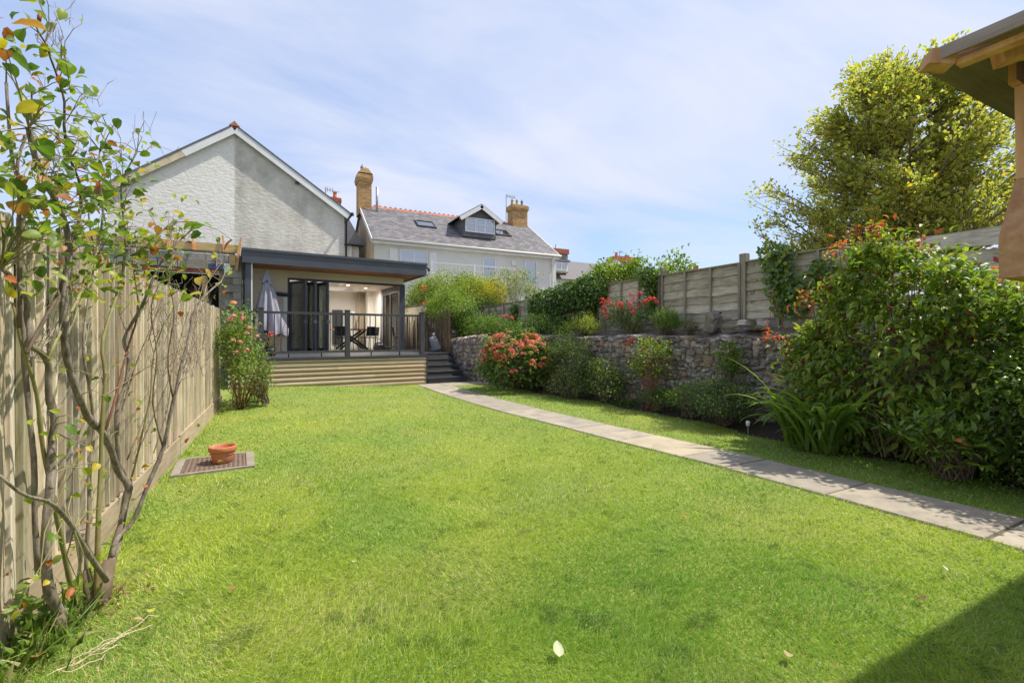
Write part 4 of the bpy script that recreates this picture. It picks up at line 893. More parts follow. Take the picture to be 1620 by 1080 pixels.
def leaf_arrays(P, D, Nn, L, W, curl=.25, fold=.25, round_=False):
    """six-vertex leaves: base, two shoulders, tip, folded along the midrib and curling down at the tip"""
    D = unit(D); Sd = unit(np.cross(D, Nn)); Nn = unit(np.cross(Sd, D)); L = L[:, None]; W = W[:, None]
    b = P; k1, k2 = (.28, .68) if round_ else (.30, .62)
    m1 = P + D*L*.5 + Nn*L*.02
    l1 = P + D*L*k1 + Sd*W*.5*(.85 if round_ else 1) + Nn*W*fold; r1 = P + D*L*k1 - Sd*W*.5*(.85 if round_ else 1) + Nn*W*fold
    l2 = P + D*L*k2 + Sd*W*(.46 if round_ else .36) + Nn*(W*fold - L*curl*.25); r2 = P + D*L*k2 - Sd*W*(.46 if round_ else .36) + Nn*(W*fold - L*curl*.25)
    t = P + D*L*(1-.1*abs(curl)) - Nn*L*curl
    V = np.stack([b, l1, l2, t, r2, r1, m1], 1).reshape(-1, 3); n = len(P); o = (np.arange(n)*7)[:, None]
    F3 = np.concatenate([o+np.array([[0, 6, 1]]), o+np.array([[0, 5, 6]]), o+np.array([[1, 6, 2]]), o+np.array([[2, 6, 3]]), o+np.array([[3, 6, 4]]), o+np.array([[4, 6, 5]])])
    return V, F3
def pick(cols, n, jit=.18):
    """cols: list of (weight, albedo)"""
    w = np.array([c[0] for c in cols], float); w /= w.sum(); k = rng.choice(len(cols), n, p=w)
    c = np.array([c[1] for c in cols])[k]; return c*(1+rng.uniform(-jit, jit, (n, 1)))*(1+rng.uniform(-.06, .06, (n, 3)))
def leaves(name, parent, P, D, Nn, L, W, col, mat_=None, curl=.25, round_=False, kind='stuff', tipcol=None):
    V, F = leaf_arrays(P, D, Nn, L, W, curl, round_=round_); c = np.repeat(col, 7, 0)
    if tipcol is not None:
        e = np.tile([0, 1, 1, 1, 1, 1, 0], len(P)).astype(bool); m = e & np.repeat(rng.random(len(P)) < .75, 7); c = c.copy(); c[m] = np.repeat(tipcol, 7, 0)[m]
    pm = WM[parent.name].translation if parent else Vector(); V = V - np.array(pm)
    o = bpy.data.objects.new(name, np_mesh(name, V, F, [], c, mat_ or M_leaf)); put(o, parent, Matrix.Translation(pm))
    if kind: o['kind'] = kind
    return o
def clumps(c, r, n, lump=.25, seed=0, low=-1, shell=.5):
    rg = np.random.default_rng(seed); d = unit(rg.normal(size=(n*3, 3))); d = d[d[:, 2] > low][:n]
    ph = rg.uniform(0, 6.28, 4)
    f = 1 + lump*(np.sin(3*np.arctan2(d[:, 1], d[:, 0])+ph[0])*.5 + np.sin(5*d[:, 2]+ph[1])*.5 + rg.uniform(-.6, .6, len(d)))
    rr = shell + (1-shell)*rg.random(len(d))**.5
    return np.array(c) + d*np.array(r)*(f*rr)[:, None]
BENT = {}
def plant(name, label, cat, c, r, base, n, L, W, cols, ncl=60, cl=.12, droop=.1, outw=.9, mat_=None, stems=6, smat_=None, srad=.008, seed=1, low=-.8, lump=.25,
          shell=.5, group=None, round_=False, curl=.25, tipcol=None, up=.25, Ljit=.3, branch=True):
    th = thing(name, label, cat, base, 0, group); K = clumps(c, r, ncl, lump, seed, low, shell)
    K[:, 2] = np.maximum(K[:, 2], base[2]+.04)
    k = rng.integers(0, len(K), n); P = K[k] + rng.normal(size=(n, 3))*cl*np.array([1, 1, .8]); P[:, 2] = np.maximum(P[:, 2], base[2]+.01)
    out = unit((P-np.array(c))/np.array(r)); D = out*outw + rng.normal(size=(n, 3))*.75 + np.array([0, 0, up-droop])
    Nn = np.array([0, 0, 1.0]) + out*.35 + rng.normal(size=(n, 3))*.35
    Ls = L*(1+rng.uniform(-Ljit, Ljit, n)); tc_ = pick(tipcol, n) if tipcol else None
    leaves('foliage', th, P, D, Nn, Ls, Ls*W/L, pick(cols, n), mat_, curl, round_, tipcol=tc_)
    if stems:
        q = MB(); bb = Vector(base)
        for i in range(min(len(K), stems*7)):
            e = Vector(K[i]); s0 = bb + Vector((random.uniform(-.5,.5)*min(r[0],.2), random.uniform(-.5,.5)*min(r[1],.2), 0))
            m_ = s0.lerp(e, .5) + Vector((0, 0, .12*(e-s0).length)); q.tube([s0, s0.lerp(m_, .5)+Vector((random.uniform(-.03,.03),random.uniform(-.03,.03),0)), m_, e], [srad, srad*.85, srad*.6, srad*.3], 4, False)
        build('stems', q, smat_ or M_bstem, th, kind='stuff')
    return th, K
G1 = (.075, .135, .024); G2 = (.12, .20, .03); G3 = (.185, .27, .04); GD = (.042, .085, .02); YG = (.30, .345, .04); YL = (.48, .36, .03); OR = (.42, .13, .03); RD = (.22, .04, .03); BRN = (.20, .11, .05)

# ---- flower heads (meshes shared by all of a kind)
def domeflower(name, r_, h_, npet, psz, cols, seed, spread=1.0):
    rg = np.random.default_rng(seed); d = unit(rg.normal(size=(npet, 3))); d[:, 2] = np.abs(d[:, 2])*spread+.02; d = unit(d)
    P = d*np.array([r_, r_, h_]); tang = unit(np.cross(d, rg.normal(size=(npet, 3))))
    global rng; V, F = leaf_arrays(P-tang*psz/2, tang, d, np.full(npet, psz), np.full(npet, psz*.9), 0, 0, True)
    w = np.array([c[0] for c in cols], float); w /= w.sum(); k = rg.choice(len(cols), npet, p=w); c = np.array([c[1] for c in cols])[k]*(1+rg.uniform(-.15,.15,(npet,1)))
    return np_mesh(name, V, F, [], np.repeat(c, 7, 0), M_petal)
hyd_red = [domeflower('flower_head', .065, .045, 46, .024, [(3,(.72,.13,.12)),(2,(.75,.24,.15)),(1,(.62,.07,.12))], k) for k in range(4)]
hyd_fade = [domeflower('flower_head', .065, .04, 46, .024, [(2,(.72,.34,.18)),(2,(.70,.22,.14)),(1,(.6,.48,.2))], 10+k) for k in range(4)]
hyd_cream = [domeflower('flower_head', .06, .04, 46, .022, [(2,(.62,.52,.2)),(1,(.45,.5,.16))], 20)]
val_red = [domeflower('flower_head', .045, .05, 34, .018, [(3,(.75,.05,.07)),(1,(.8,.14,.12))], 30+k, 1.3) for k in range(3)]
rose_pink = [domeflower('rose_bloom', .036, .03, 26, .034, [(2,(.72,.30,.32)),(2,(.78,.46,.44)),(1,(.7,.22,.27))], 40+k) for k in range(3)]
rose_or = [domeflower('rose_bloom', .04, .03, 26, .036, [(2,(.7,.25,.10)),(2,(.72,.36,.2))], 50+k) for k in range(2)]
bloom_yel = [domeflower('rose_bloom', .03, .025, 20, .03, [(2,(.75,.5,.12)),(2,(.72,.36,.16))], 60)]
dark_fl = [domeflower('flower_cluster', .016, .045, 26, .018, [(3,(.20,.02,.035)),(1,(.30,.05,.04)),(1,(.5,.4,.42))], 70+k, 1.4) for k in range(3)]
pale_fl = [domeflower('bloom', .05, .04, 22, .035, [(2,(.66,.5,.58)),(1,(.72,.66,.68))], 80)]
def scatter(meshes, name, parent, pts, s=(.85, 1.2), flip=False, tilt=35):
    for p in pts:
        inst(random.choice(meshes), name, parent, TR(*p, R(random.uniform(-tilt,tilt)+(180 if flip else 0)), R(random.uniform(-tilt,tilt)), random.uniform(0,6.28), random.uniform(*s)))

# ---- red hydrangea by the wall
hc = (5.05, 9.75, .72); hr = (.72, .85, .66)
hyd, HK = plant('hydrangea', 'rounded hydrangea bush covered with salmon-red flower heads at the far end of the grass strip', 'hydrangea', hc, hr, (5.15,9.8,.03), 3400, .085, .055, [(4,G1),(4,G2),(2,G3),(.5,(.2,.09,.03))], 90, .11, seed=3, shell=.72, low=-.75, lump=.12, round_=True)
th_ = []
rg_ = random.Random(5)
for i in range(124):
    a = rg_.uniform(math.pi*.72, math.pi*1.95); e = math.asin(rg_.triangular(-.35, .98, .5)); 
    th_.append((hc[0]+hr[0]*1.07*math.cos(a)*math.cos(e), hc[1]+hr[1]*1.07*math.sin(a)*math.cos(e), hc[2]+hr[2]*1.12*math.sin(e)))
scatter(hyd_red, 'flower_head', hyd, th_[:64], (1.0,1.5)); scatter(hyd_fade, 'flower_head', hyd, th_[64:116], (.9,1.35)); scatter(hyd_cream, 'flower_head', hyd, th_[116:], (.9,1.3))
inst(hyd_red[0], 'flower_head', hyd, TR(4.62,9.0,.50,s=1.75)); inst(hyd_red[1], 'flower_head', hyd, TR(4.52,10.6,.80,s=1.4)); inst(hyd_red[2], 'flower_head', hyd, TR(5.05,8.9,.72,s=1.2))

# ---- other border plants at the foot of the wall, far to near
plant('feathery_bush', 'dark feathery willow-leaved bush leaning on the wall right of the hydrangea', 'bush', (5.62,8.45,.72), (.34,.75,.72), (5.5,8.5,.04), 5200, .075, .012, [(5,(.08,.12,.03)),(4,(.12,.165,.045)),(1,G3)], 80, .12, seed=11, low=-.9, up=.4, lump=.35)
plant('feathery_bush', 'low spreading grey-green bush at the foot of the wall in front of the feathery bush', 'bush', (5.35,7.9,.26), (.36,.62,.28), (5.35,7.9,.03), 3600, .032, .016, [(5,(.09,.13,.04)),(3,(.13,.165,.055)),(.5,BRN)], 70, .08, seed=12, low=-.2)
yr, K = plant('rose_bush', 'small loose rose bush with yellow and orange blooms before the stone wall', 'rose bush', (5.6,7.05,.42), (.3,.42,.42), (5.62,7.05,.04), 1900, .042, .026, [(4,G1),(4,G2),(2,YG)], 46, .08, seed=13, low=-.7)
scatter(bloom_yel, 'rose_bloom', yr, [tuple(K[i]) for i in range(9)], (.7,1.1))
sr, K = plant('rose_bush', 'tall thin rose with yellowing leaves against the middle of the stone wall', 'rose bush', (5.82,6.05,.88), (.22,.40,.33), (5.75,6.0,.04), 1150, .05, .03, [(5,G2),(3,YG),(.5,YL),(.5,(.3,.12,.04))], 34, .08, seed=14, smat_=M_rstem)
scatter(val_red, 'flower_head', sr, [(5.85,6.35,1.12),(5.8,6.2,1.02)], (.8,.9))
plant('low_bush', 'low ferny green plant at the wall foot beneath the tall thin rose', 'plant', (5.72,5.75,.2), (.22,.35,.2), (5.72,5.75,.04), 1100, .06, .012, [(4,G1),(3,G2)], 34, .06, seed=15, low=-.1)
plant('low_bush', 'bright feathery green plant between the thin rose and the grey-green bush', 'plant', (5.72,5.1,.26), (.24,.30,.24), (5.72,5.1,.04), 1700, .05, .009, [(4,G2),(4,G3)], 40, .07, seed=16, low=-.1, up=.6)
plant('grey_green_bush', 'dense grey-green small-leaved bush at the foot of the wall left of the strappy clump', 'bush', (5.62,4.45,.33), (.36,.46,.34), (5.65,4.45,.04), 6800, .028, .016, [(6,(.10,.14,.055)),(4,(.15,.195,.08)),(1,G3)], 90, .075, seed=17, low=-.3, lump=.18)
plant('climbing_shoots', 'upright spray of soft green shoots on the wall above the grey-green bush', 'climber', (5.98,4.62,.92), (.12,.15,.34), (5.95,4.6,.1), 900, .045, .02, [(4,G2),(4,G3)], 26, .05, seed=18)
# plants along the top of the wall
va, K = plant('valerian', 'tall clump of red valerian in flower on top of the wall before the slat fence', 'valerian', (6.45,7.35,1.62), (.28,.72,.36), (6.5,7.3,1.33), 2600, .05, .017, [(4,(.07,.12,.035)),(4,(.10,.16,.05)),(1,G3)], 60, .09, seed=21, low=-.2, up=.5, stems=8, smat_=M_gstem)
vp = [(6.2+rg_.uniform(-.1,.35), 7.3+rg_.uniform(-.75,.75), 1.55+rg_.triangular(0,.62,.45)) for _ in range(34)]
scatter(val_red, 'flower_head', va, vp, (.95,1.6)); scatter(val_red, 'flower_head', va, [(6.0,6.9,1.12),(5.98,6.75,1.22),(5.98,6.8,1.16),(5.95,7.6,1.12),(6.0,6.35,1.0)], (.9,1.3))
vb, K = plant('valerian', 'small distant clump of red valerian on the wall top above the hydrangea', 'valerian', (5.95,12.1,1.45), (.25,.55,.3), (6,12.1,1.3), 1300, .05, .02, [(4,G1),(4,G2)], 40, .09, seed=22, low=-.2, up=.5)
scatter(val_red, 'flower_head', vb, [(5.9,12.0,1.88),(5.95,12.3,1.85),(5.9,11.7,1.8),(5.9,12.5,1.6)], (1.5,2.0))
plant('fennel_clump', 'bright green feathery clump on the wall top right of the red valerian', 'plant', (6.42,6.3,1.52), (.16,.30,.24), (6.42,6.3,1.33), 2300, .10, .006, [(4,G2),(5,G3)], 40, .05, seed=23, up=1.6, outw=.2, low=-.3)
plant('dry_sprig', 'small dry brownish-green tuft on the wall top between the fennel and the stone block', 'plant', (6.45,5.75,1.42), (.1,.16,.12), (6.45,5.75,1.33), 420, .04, .014, [(3,G1),(3,BRN)], 20, .05, seed=24, up=.6)
plant('yellow_fern', 'yellow-green ferny clump on the wall top left of the red valerian', 'plant', (6.2,8.6,1.46), (.2,.6,.26), (6.2,8.6,1.3), 2600, .055, .012, [(4,YG),(4,G3),(1,YL)], 60, .07, seed=25, up=.8, low=-.2)
plant('wall_fern', 'soft green mass spilling over the far wall top below the lower slat panels', 'plant', (5.85,13.9,1.50), (.5,1.7,.36), (5.8,13.9,1.25), 7500, .06, .028, [(4,G2),(4,G3),(2,G1)], 130, .13, seed=26, low=-.4)
plant('wall_fern', 'mixed green growth on the wall top behind the hydrangea', 'plant', (6.2,10.6,1.48), (.4,1.0,.34), (6.2,10.6,1.25), 4200, .05, .022, [(4,G1),(4,G2),(1,G3)], 90, .12, seed=27, low=-.4)
plant('trailing_plant', 'dark green trailing plant hanging down the wall just right of the hydrangea', 'climber', (5.85,8.9,1.08), (.14,.42,.36), (5.9,8.9,.9), 1900, .04, .018, [(4,GD),(4,G1)], 44, .07, seed=28, low=-1)
plant('climber', 'leafy climber with pale stems over the reed screen left of the slat fence', 'climber', (5.6,15.2,1.95), (.5,1.0,.72), (5.6,15,1.2), 5200, .06, .035, [(3,G2),(4,G1),(2,GD)], 90, .14, seed=29, low=-.8)

plant('climber', 'light green foliage spilling over the top of the reed screen behind the railing end', 'climber', (5.15,15.2,2.3), (.5,1.5,.5), (5.3,15.5,1.2), 6000, .065, .035, [(4,G3),(3,G2),(2,YG)], 70, .14, seed=30, low=-.9)
# ---- hedges and shrubs beyond the fence
rh_, K = plant('large_shrub', 'bright yellow-green shrub rising behind the extension corner, with a few red blooms', 'shrub', (6.4,18.6,2.75), (1.7,2.2,1.22), (6.4,18.6,1.3), 17000, .085, .045, [(4,G3),(4,YG),(2,G1)], 200, .2, seed=31, low=-.6, lump=.12)
scatter(val_red, 'bloom', rh_, [(4.9,17.2,3.1),(4.85,17.1,2.5),(4.95,17.3,2.45),(5.3,16.7,2.2),(4.8,17.6,1.9),(4.9,17.4,2.0)], (2.4,3.4))
plant('large_shrub', 'bright green shrub between the roof corner and the yellow flowering shrub', 'shrub', (8.3,20.6,2.8), (1.5,1.3,1.15), (8.3,20.6,1.3), 9000, .085, .045, [(4,G3),(3,YG),(3,G2)], 120, .2, seed=32, low=-.6, lump=.12)
ye, K = plant('flowering_shrub', 'golden yellow flowering shrub above the far end of the slat fence', 'shrub', (7.75,17.9,3.05), (.85,1.1,.62), (7.8,17.9,1.3), 9000, .06, .03, [(5,(.62,.46,.03)),(3,(.5,.42,.04)),(2,G3)], 100, .16, seed=33, low=-.5, lump=.15)
plant('dark_shrub', 'dark green bush directly beneath the golden yellow shrub', 'shrub', (7.35,17.2,2.35), (.6,1.2,.55), (7.35,17.2,1.3), 5200, .06, .03, [(4,G1),(4,GD),(1,G3)], 90, .15, seed=34)
pk, K = plant('flowering_shrub', 'loose grey-green shrub with pale pink flowers rising before the pale house', 'shrub', (7.9,15.3,3.0), (.75,1.25,.75), (7.9,15.3,1.3), 5600, .06, .03, [(4,G3),(3,YG),(3,G1),(2,(.3,.24,.16))], 130, .12, seed=35, lump=.45, smat_=M_twig, stems=12)
scatter(pale_fl, 'bloom', pk, [tuple(K[i]+np.array([-.1,-.1,.02])) for i in range(34)], (.7,1.3))
plant('climbing_vine', 'pale green vine standing above the slat fence with upright shoots before the far gable', 'climber', (7.5,8.9,2.66), (.45,1.35,.36), (7.5,8.9,1.4), 4300, .085, .045, [(4,G3),(4,G2),(2,YG)], 80, .12, seed=36, low=-.4, lump=.35, up=.6, smat_=M_gstem)
plant('climbing_vine', 'sparse leafy sprigs poking above the fence right of the wide red topped chimney', 'climber', (7.35,6.95,2.66), (.25,.5,.28), (7.35,6.95,1.4), 560, .075, .045, [(4,G2),(3,G3),(2,YG)], 24, .10, seed=37, lump=.5, up=.6, smat_=M_gstem)

# ---- ivy on the fence: leaves on a thin lumpy mass over the slats
def ivy(label, blobs, n, L, seed, cols, name='ivy'):
    rg = np.random.default_rng(seed); w = np.array([b[2]*b[3] for b in blobs]); k = rg.choice(len(blobs), n, p=w/w.sum()); B = np.array(blobs)[k]
    q = rg.normal(size=(n, 2)); q = q/np.maximum(1, np.linalg.norm(q, axis=1, keepdims=True)/1.6); X_ = 6.84 - np.abs(rg.normal(size=n))*B[:, 4]
    P = np.stack([X_, B[:, 0]+q[:, 0]*B[:, 2]*.55, B[:, 1]+q[:, 1]*B[:, 3]*.55], 1)
    th = thing(name, label, 'climber', (6.85, blobs[0][0], 1.4)); D = rg.normal(size=(n, 3))*.6+np.array([-.3, 0, -.6]); Nn = np.array([-1.0, 0, .45])+rg.normal(size=(n, 3))*.4
    Ls = L*rg.uniform(.6, 1.3, n); leaves('foliage', th, P, D, Nn, Ls, Ls*.85, pick(cols, n), M_gloss, .1, True)
    s_ = MB()
    for b in blobs: s_.tube([(6.85,b[0]+.1,max(1.4,b[1]-b[3])),(6.84,b[0]-.05,b[1]),(6.85,b[0]+.05,b[1]+b[3]*.8)], .006, 4)
    build('stems', s_, M_bstem, th, kind='stuff'); return th
ivy('thick dark ivy draped over the fence panels above the hydrangea', [(10.9,2.25,1.2,.42,.16),(9.9,2.35,1.1,.42,.16),(9.15,2.40,.75,.42,.14),(9.2,1.85,.35,.6,.10),(11.6,2.2,.5,.35,.12),(11.4,1.75,.35,.45,.1),(10.4,1.62,.7,.25,.2),(9.5,1.5,.5,.3,.2)], 9500, .07, 1, [(2,GD),(5,G1),(4,G2),(2,G3)])
ivy('narrow strand of ivy hanging down the slat fence behind the red valerian', [(7.1,2.45,.22,.25,.09),(7.08,2.1,.16,.35,.07),(7.15,2.62,.35,.14,.1)], 720, .065, 2, [(3,G1),(4,G2),(2,G3)])
ivy('patch of broad ivy on the fence left of the tall red-tipped shrub', [(4.38,2.5,.28,.22,.08),(4.30,2.15,.30,.3,.08),(4.15,1.85,.34,.28,.09),(4.45,2.66,.25,.08,.1),(3.75,2.1,.25,.35,.07)], 1100, .065, 3, [(3,G1),(4,G2),(2,G3),(1,YG)])
ivy('small climber on the far low slat panels above the wall', [(13.2,2.1,.22,.3,.08),(13.4,1.7,.25,.25,.08)], 450, .07, 4, [(3,G1),(4,G2)], 'climber')

# ---- tall shrub with red young leaves and hanging dark flowers
bc = np.array((5.95,2.55,1.15)); br = (.68,1.28,1.10)
bs_ = thing('tall_shrub', 'huge leafy shrub with red young tips and hanging dark red flowers, on the right', 'shrub', (5.75,2.5,.05))
TY = [1.0,1.5,1.8,2.13,2.5,2.8,3.1,3.45,3.7]; TZ = [1.38,1.60,1.78,2.04,2.24,2.02,1.62,1.22,.9]
def shrubpt(rg, lo=.72, hi=1.04, front=False):
    Y_ = rg.uniform(1.15, 3.55); zt = float(np.interp(Y_, TY, TZ)); a_ = rg.uniform(math.pi*.5, math.pi*1.42) if front else rg.uniform(0, 2*math.pi)
    w_ = .62*(1-.40*abs(Y_-2.4)/1.2); f_ = rg.uniform(lo, hi); lob = 1+.22*math.sin(Y_*7+1.3)*math.cos(a_*3)
    return (5.98+w_*f_*lob*math.cos(a_), Y_, max(.12, zt*.53+zt*.49*f_*lob*math.sin(a_)))
rgs = random.Random(44); K = np.array([shrubpt(rgs) for _ in range(260)]); BK = K
n = 14500; k = rng.integers(0, len(K), n); P = K[k]+rng.normal(size=(n, 3))*.095; P[:, 2] = np.maximum(P[:, 2], .06)
out = unit((P-np.array((6.0,2.5,1.1)))/np.array((.7,1.3,1.1))); D = out*.9+rng.normal(size=(n, 3))*.7+np.array([0,0,-.25])
Ls = .098*rng.uniform(.45,1.45,n); leaves('foliage', bs_, P, D, np.array([0,0,1.0])+out*.3+rng.normal(size=(n, 3))*.35, Ls, Ls*.44, pick([(3,G2),(6,G3),(6,YG),(.3,RD)], n), curl=.35)
q = MB()
for i in range(70):
    e = Vector(K[i]); s0 = Vector((5.8+random.uniform(-.15,.15), 2.5+random.uniform(-.5,.5), .03)); m_ = s0.lerp(e,.5)+Vector((0,0,.2)); q.tube([s0,m_,e],[.010,.007,.003],5,False)
build('stems', q, M_gstem, bs_, kind='stuff')
# light new growth and red tips on the upper shoots
n = 2600; k = rng.integers(0, 60, n); top_ = np.array([(5.45+rg_.uniform(0,.9), rg_.uniform(1.3,3.1), 0) for _ in range(60)]); top_[:, 2] = np.interp(top_[:, 1], TY, TZ)+rng.uniform(-.25,.12,60)
P = top_[k]+rng.normal(size=(n, 3))*np.array([.09,.09,.08]); D = rng.normal(size=(n, 3))+np.array([0,0,.1])
leaves('young_foliage', bs_, P, D, np.array([0,0,1.0])+rng.normal(size=(n, 3))*.4, .09*rng.uniform(.6,1.2,n), .042*rng.uniform(.6,1.2,n), pick([(4,YG),(5,G3),(2,G2)], n), curl=.35)
n = 260; tips = np.array([(5.6,2.72,2.42),(5.7,2.55,2.50),(5.75,2.60,2.36),(5.6,2.9,2.28),(5.5,3.05,1.85),(5.7,2.25,2.22),(5.45,3.2,1.68),(5.4,3.6,1.3),(5.65,1.55,1.84)]); k = rng.choice(len(tips), n)
P = tips[k]+rng.normal(size=(n, 3))*np.array([.07,.09,.06]); D = rng.normal(size=(n, 3))+np.array([0,0,-.2])
leaves('red_tips', bs_, P, D, np.array([0,0,1.0])+rng.normal(size=(n, 3))*.4, .08*rng.uniform(.6,1.2,n), .036*rng.uniform(.6,1.2,n), pick([(4,(.50,.10,.04)),(3,(.42,.20,.05)),(3,RD),(1,YG)], n), curl=.3)
q = MB()
for t_ in tips: q.tube([(5.75,t_[1],1.3),(t_[0]+.08,t_[1],1.9),tuple(t_)], [.007,.005,.003], 4)
for t_ in top_[:40]: q.tube([(5.85,t_[1]*.8+.5,1.1),(t_[0]+.05,t_[1],1.6),tuple(t_)], [.006,.0045,.003], 4)
build('shoots', q, M_rstem, bs_, kind='stuff')
# big leaves hanging in opposite pairs on the near side: single leaves, one object each
def leafmesh(name, L, W, col, curl, seed, mat_=None, round_=False, rib=True):
    """subdivided leaf with midrib fold, wavy edge"""
    rg = random.Random(seed); n = 7; vs = []; cs = []
    for i in range(n+1):
        t = i/n; w = (math.sin(math.pi*t**(.75 if round_ else .62)))**(.62 if round_ else .85)*W/2 if 0 < t < 1 else 0.0
        z = -curl*L*t*t; wv = rg.uniform(-.05,.05)*W
        for s in (-1, -.5, 0, .5, 1): vs.append((L*t, s*w, z+abs(s)*w*.35+(wv if abs(s) == 1 else 0))); cs.append([c*(1.12 if s == 0 else 1)*(1+rg.uniform(-.08,.08)) for c in col])
    F4 = np.array([(5*i+k, 5*(i+1)+k, 5*(i+1)+k+1, 5*i+k+1) for i in range(n) for k in range(4)])
    me = np_mesh(name, np.array(vs), np.zeros((0,3),int), F4, np.array(cs), mat_ or M_leaf); me.polygons.foreach_set('use_smooth', [True]*len(me.polygons)); return me
bl_m = [leafmesh('leaf', .11, .05, c, cu, i) for i, (c, cu) in enumerate([(G3,.3),(G2,.35),(G2,.15),(G3,.25),((.16,.25,.04),.4),(G2,.2)])]
bl_y = [leafmesh('leaf', .10, .045, c, .3, 20+i) for i, c in enumerate([YG,G3,(.2,.24,.04)])]
bl_r = [leafmesh('leaf', .09, .04, c, .35, 30+i) for i, c in enumerate([(.18,.05,.04),(.4,.12,.04),(.13,.05,.05)])]
for i in range(270):
    p = shrubpt(rg_, .98, 1.10, True); a = math.pi+rg_.uniform(-.9,.9)
    ml = bl_y if (p[2] > 1.5 and rg_.random() < .6) else bl_r if rg_.random() < .05 else bl_m
    inst(rg_.choice(ml), 'leaf', bs_, TR(*p, R(rg_.uniform(-35,35)), R(rg_.uniform(0,55)), a+rg_.uniform(-1.1,1.1), rg_.uniform(.75,1.15)))
fl = []
for i in range(64):
    p = shrubpt(rg_, 1.08, 1.2, True); fl.append((p[0], p[1], max(p[2], .9+.5*rg_.random())))
scatter(dark_fl, 'flower_cluster', bs_, fl, (.7,1.15), flip=True, tilt=20)
# ---- strappy clump in front of it
mo = thing('strappy_plant', 'clump of long arching sword-shaped green leaves at the left foot of the huge shrub', 'plant', (5.3,3.4,.05))
def strap(i):
    rg = random.Random(i); L = rg.uniform(.8,1.3); W = rg.uniform(.042,.066); n = 10; arch = rg.uniform(.8,1.9); vs = []; x = z = 0; th0 = R(rg.uniform(66,86))
    for k in range(n+1):
        t = k/n; w = W/2*min(1, 3.5*(1-t))*(.7+.6*t if t < .5 else 1); th_2 = th0 - arch*1.25*t**1.3
        vs += [(x, -w, z), (x, 0, z-.25*w), (x, w, z)]; x += L/n*math.cos(th_2); z += L/n*math.sin(th_2)
    c = [G3, (.16,.25,.05), (.22,.31,.06), G2][i % 4]
    F4 = np.array([(3*k+j, 3*k+3+j, 3*k+4+j, 3*k+1+j) for k in range(n) for j in range(2)])
    me = np_mesh('leaf', np.array(vs), np.zeros((0,3),int), F4, np.repeat([c], len(vs), 0), M_leaf); me.polygons.foreach_set('use_smooth', [True]*len(me.polygons)); return me
straps = [strap(i) for i in range(14)]
for i in range(95):
    a = rg_.uniform(0, 6.283); inst(rg_.choice(straps), 'leaf', mo, TR(5.33+rg_.uniform(-.13,.16), 3.04+rg_.uniform(-.24,.26), .04, 0, R(rg_.uniform(-12,8)), a if rg_.random() < .3 else rg_.uniform(1.7,4.9), rg_.uniform(.7,1.05)))
# ---- smaller evergreen shrubs at the right
eg, K = plant('evergreen_shrub', 'low glossy evergreen shrub with whorled leaves at the foot of the huge shrub', 'shrub', (5.25,1.85,.42), (.28,.34,.30), (5.35,1.85,.04), 700, .085, .03, [(3,G2),(5,G3),(1,G1)], 40, .07, seed=51, mat_=M_gloss, low=-.4, curl=.1, up=.6)
inst(rose_or[0], 'rose_bloom', eg, TR(5.0,1.68,.44,s=.8)); inst(rose_or[1], 'rose_bloom', eg, TR(5.05,1.66,.41,s=.6))
em = [leafmesh('leaf', .095, .034, c, .1, 60+i, M_gloss) for i, c in enumerate([G3, G2, YG])]
for j in range(9):
    p = (5.0+rg_.uniform(-.05,.2), 1.62+rg_.uniform(-.15,.5), .30+rg_.uniform(-.12,.28))
    for i in range(7): inst(rg_.choice(em), 'leaf', eg, TR(*p, 0, R(rg_.uniform(-30,15)), i*.9+rg_.uniform(-.2,.2), rg_.uniform(.8,1.1)))
plant('dark_shrub', 'dark purple-green small-leaved shrub filling the right edge in front of the wall', 'shrub', (5.75,1.25,.80), (.52,.62,.72), (5.75,1.25,.05), 11000, .04, .02, [(4,G1),(4,G2),(2,(.10,.07,.06)),(2,G3)], 150, .11, seed=52, mat_=M_gloss, low=-.9, lump=.15)
sp, K = plant('sprawling_shrub', 'variegated glossy shrub at the right edge under the gazebo post', 'shrub', (5.45,1.15,1.0), (.45,.40,.42), (5.6,1.2,.05), 2200, .05, .026, [(4,G2),(4,G3),(2,YG),(1,G1)], 70, .09, seed=53, mat_=M_gloss, low=-.7, lump=.3)
# little weeds by the bed edge
for i, (y_, lb) in enumerate(((2.9,'small weedy tuft on the bed edge below the strappy clump'),(2.2,'low broad-leaved seedlings at the bed edge right of the strappy clump'),(1.6,'low seedlings at the bed edge nearest the right side of the photo'),(6.5,'dark low tuft at the wall foot left of the thin tall rose'))):
    plant('weed_tuft', lb, 'weed', (bedx(y_)+.12,y_,.07), (.14,.22,.06), (bedx(y_)+.12,y_,.02), 420, .035, .018, [(4,G1),(4,G2)], 26, .04, seed=60+i, stems=0)
so = thing('garden_light', 'little white peg standing in the bed left of the strappy clump', 'garden light', (5.5,3.95,0))
build('stake', MB().tube([(5.5,3.95,0),(5.5,3.95,.12)], .008, 6), M_lead, so); build('head', MB().lathe([(0,.12),(.025,.12),(.028,.17),(.02,.185),(0,.19)], (5.5,3.95,0), 12), M_white, so, smooth=True)

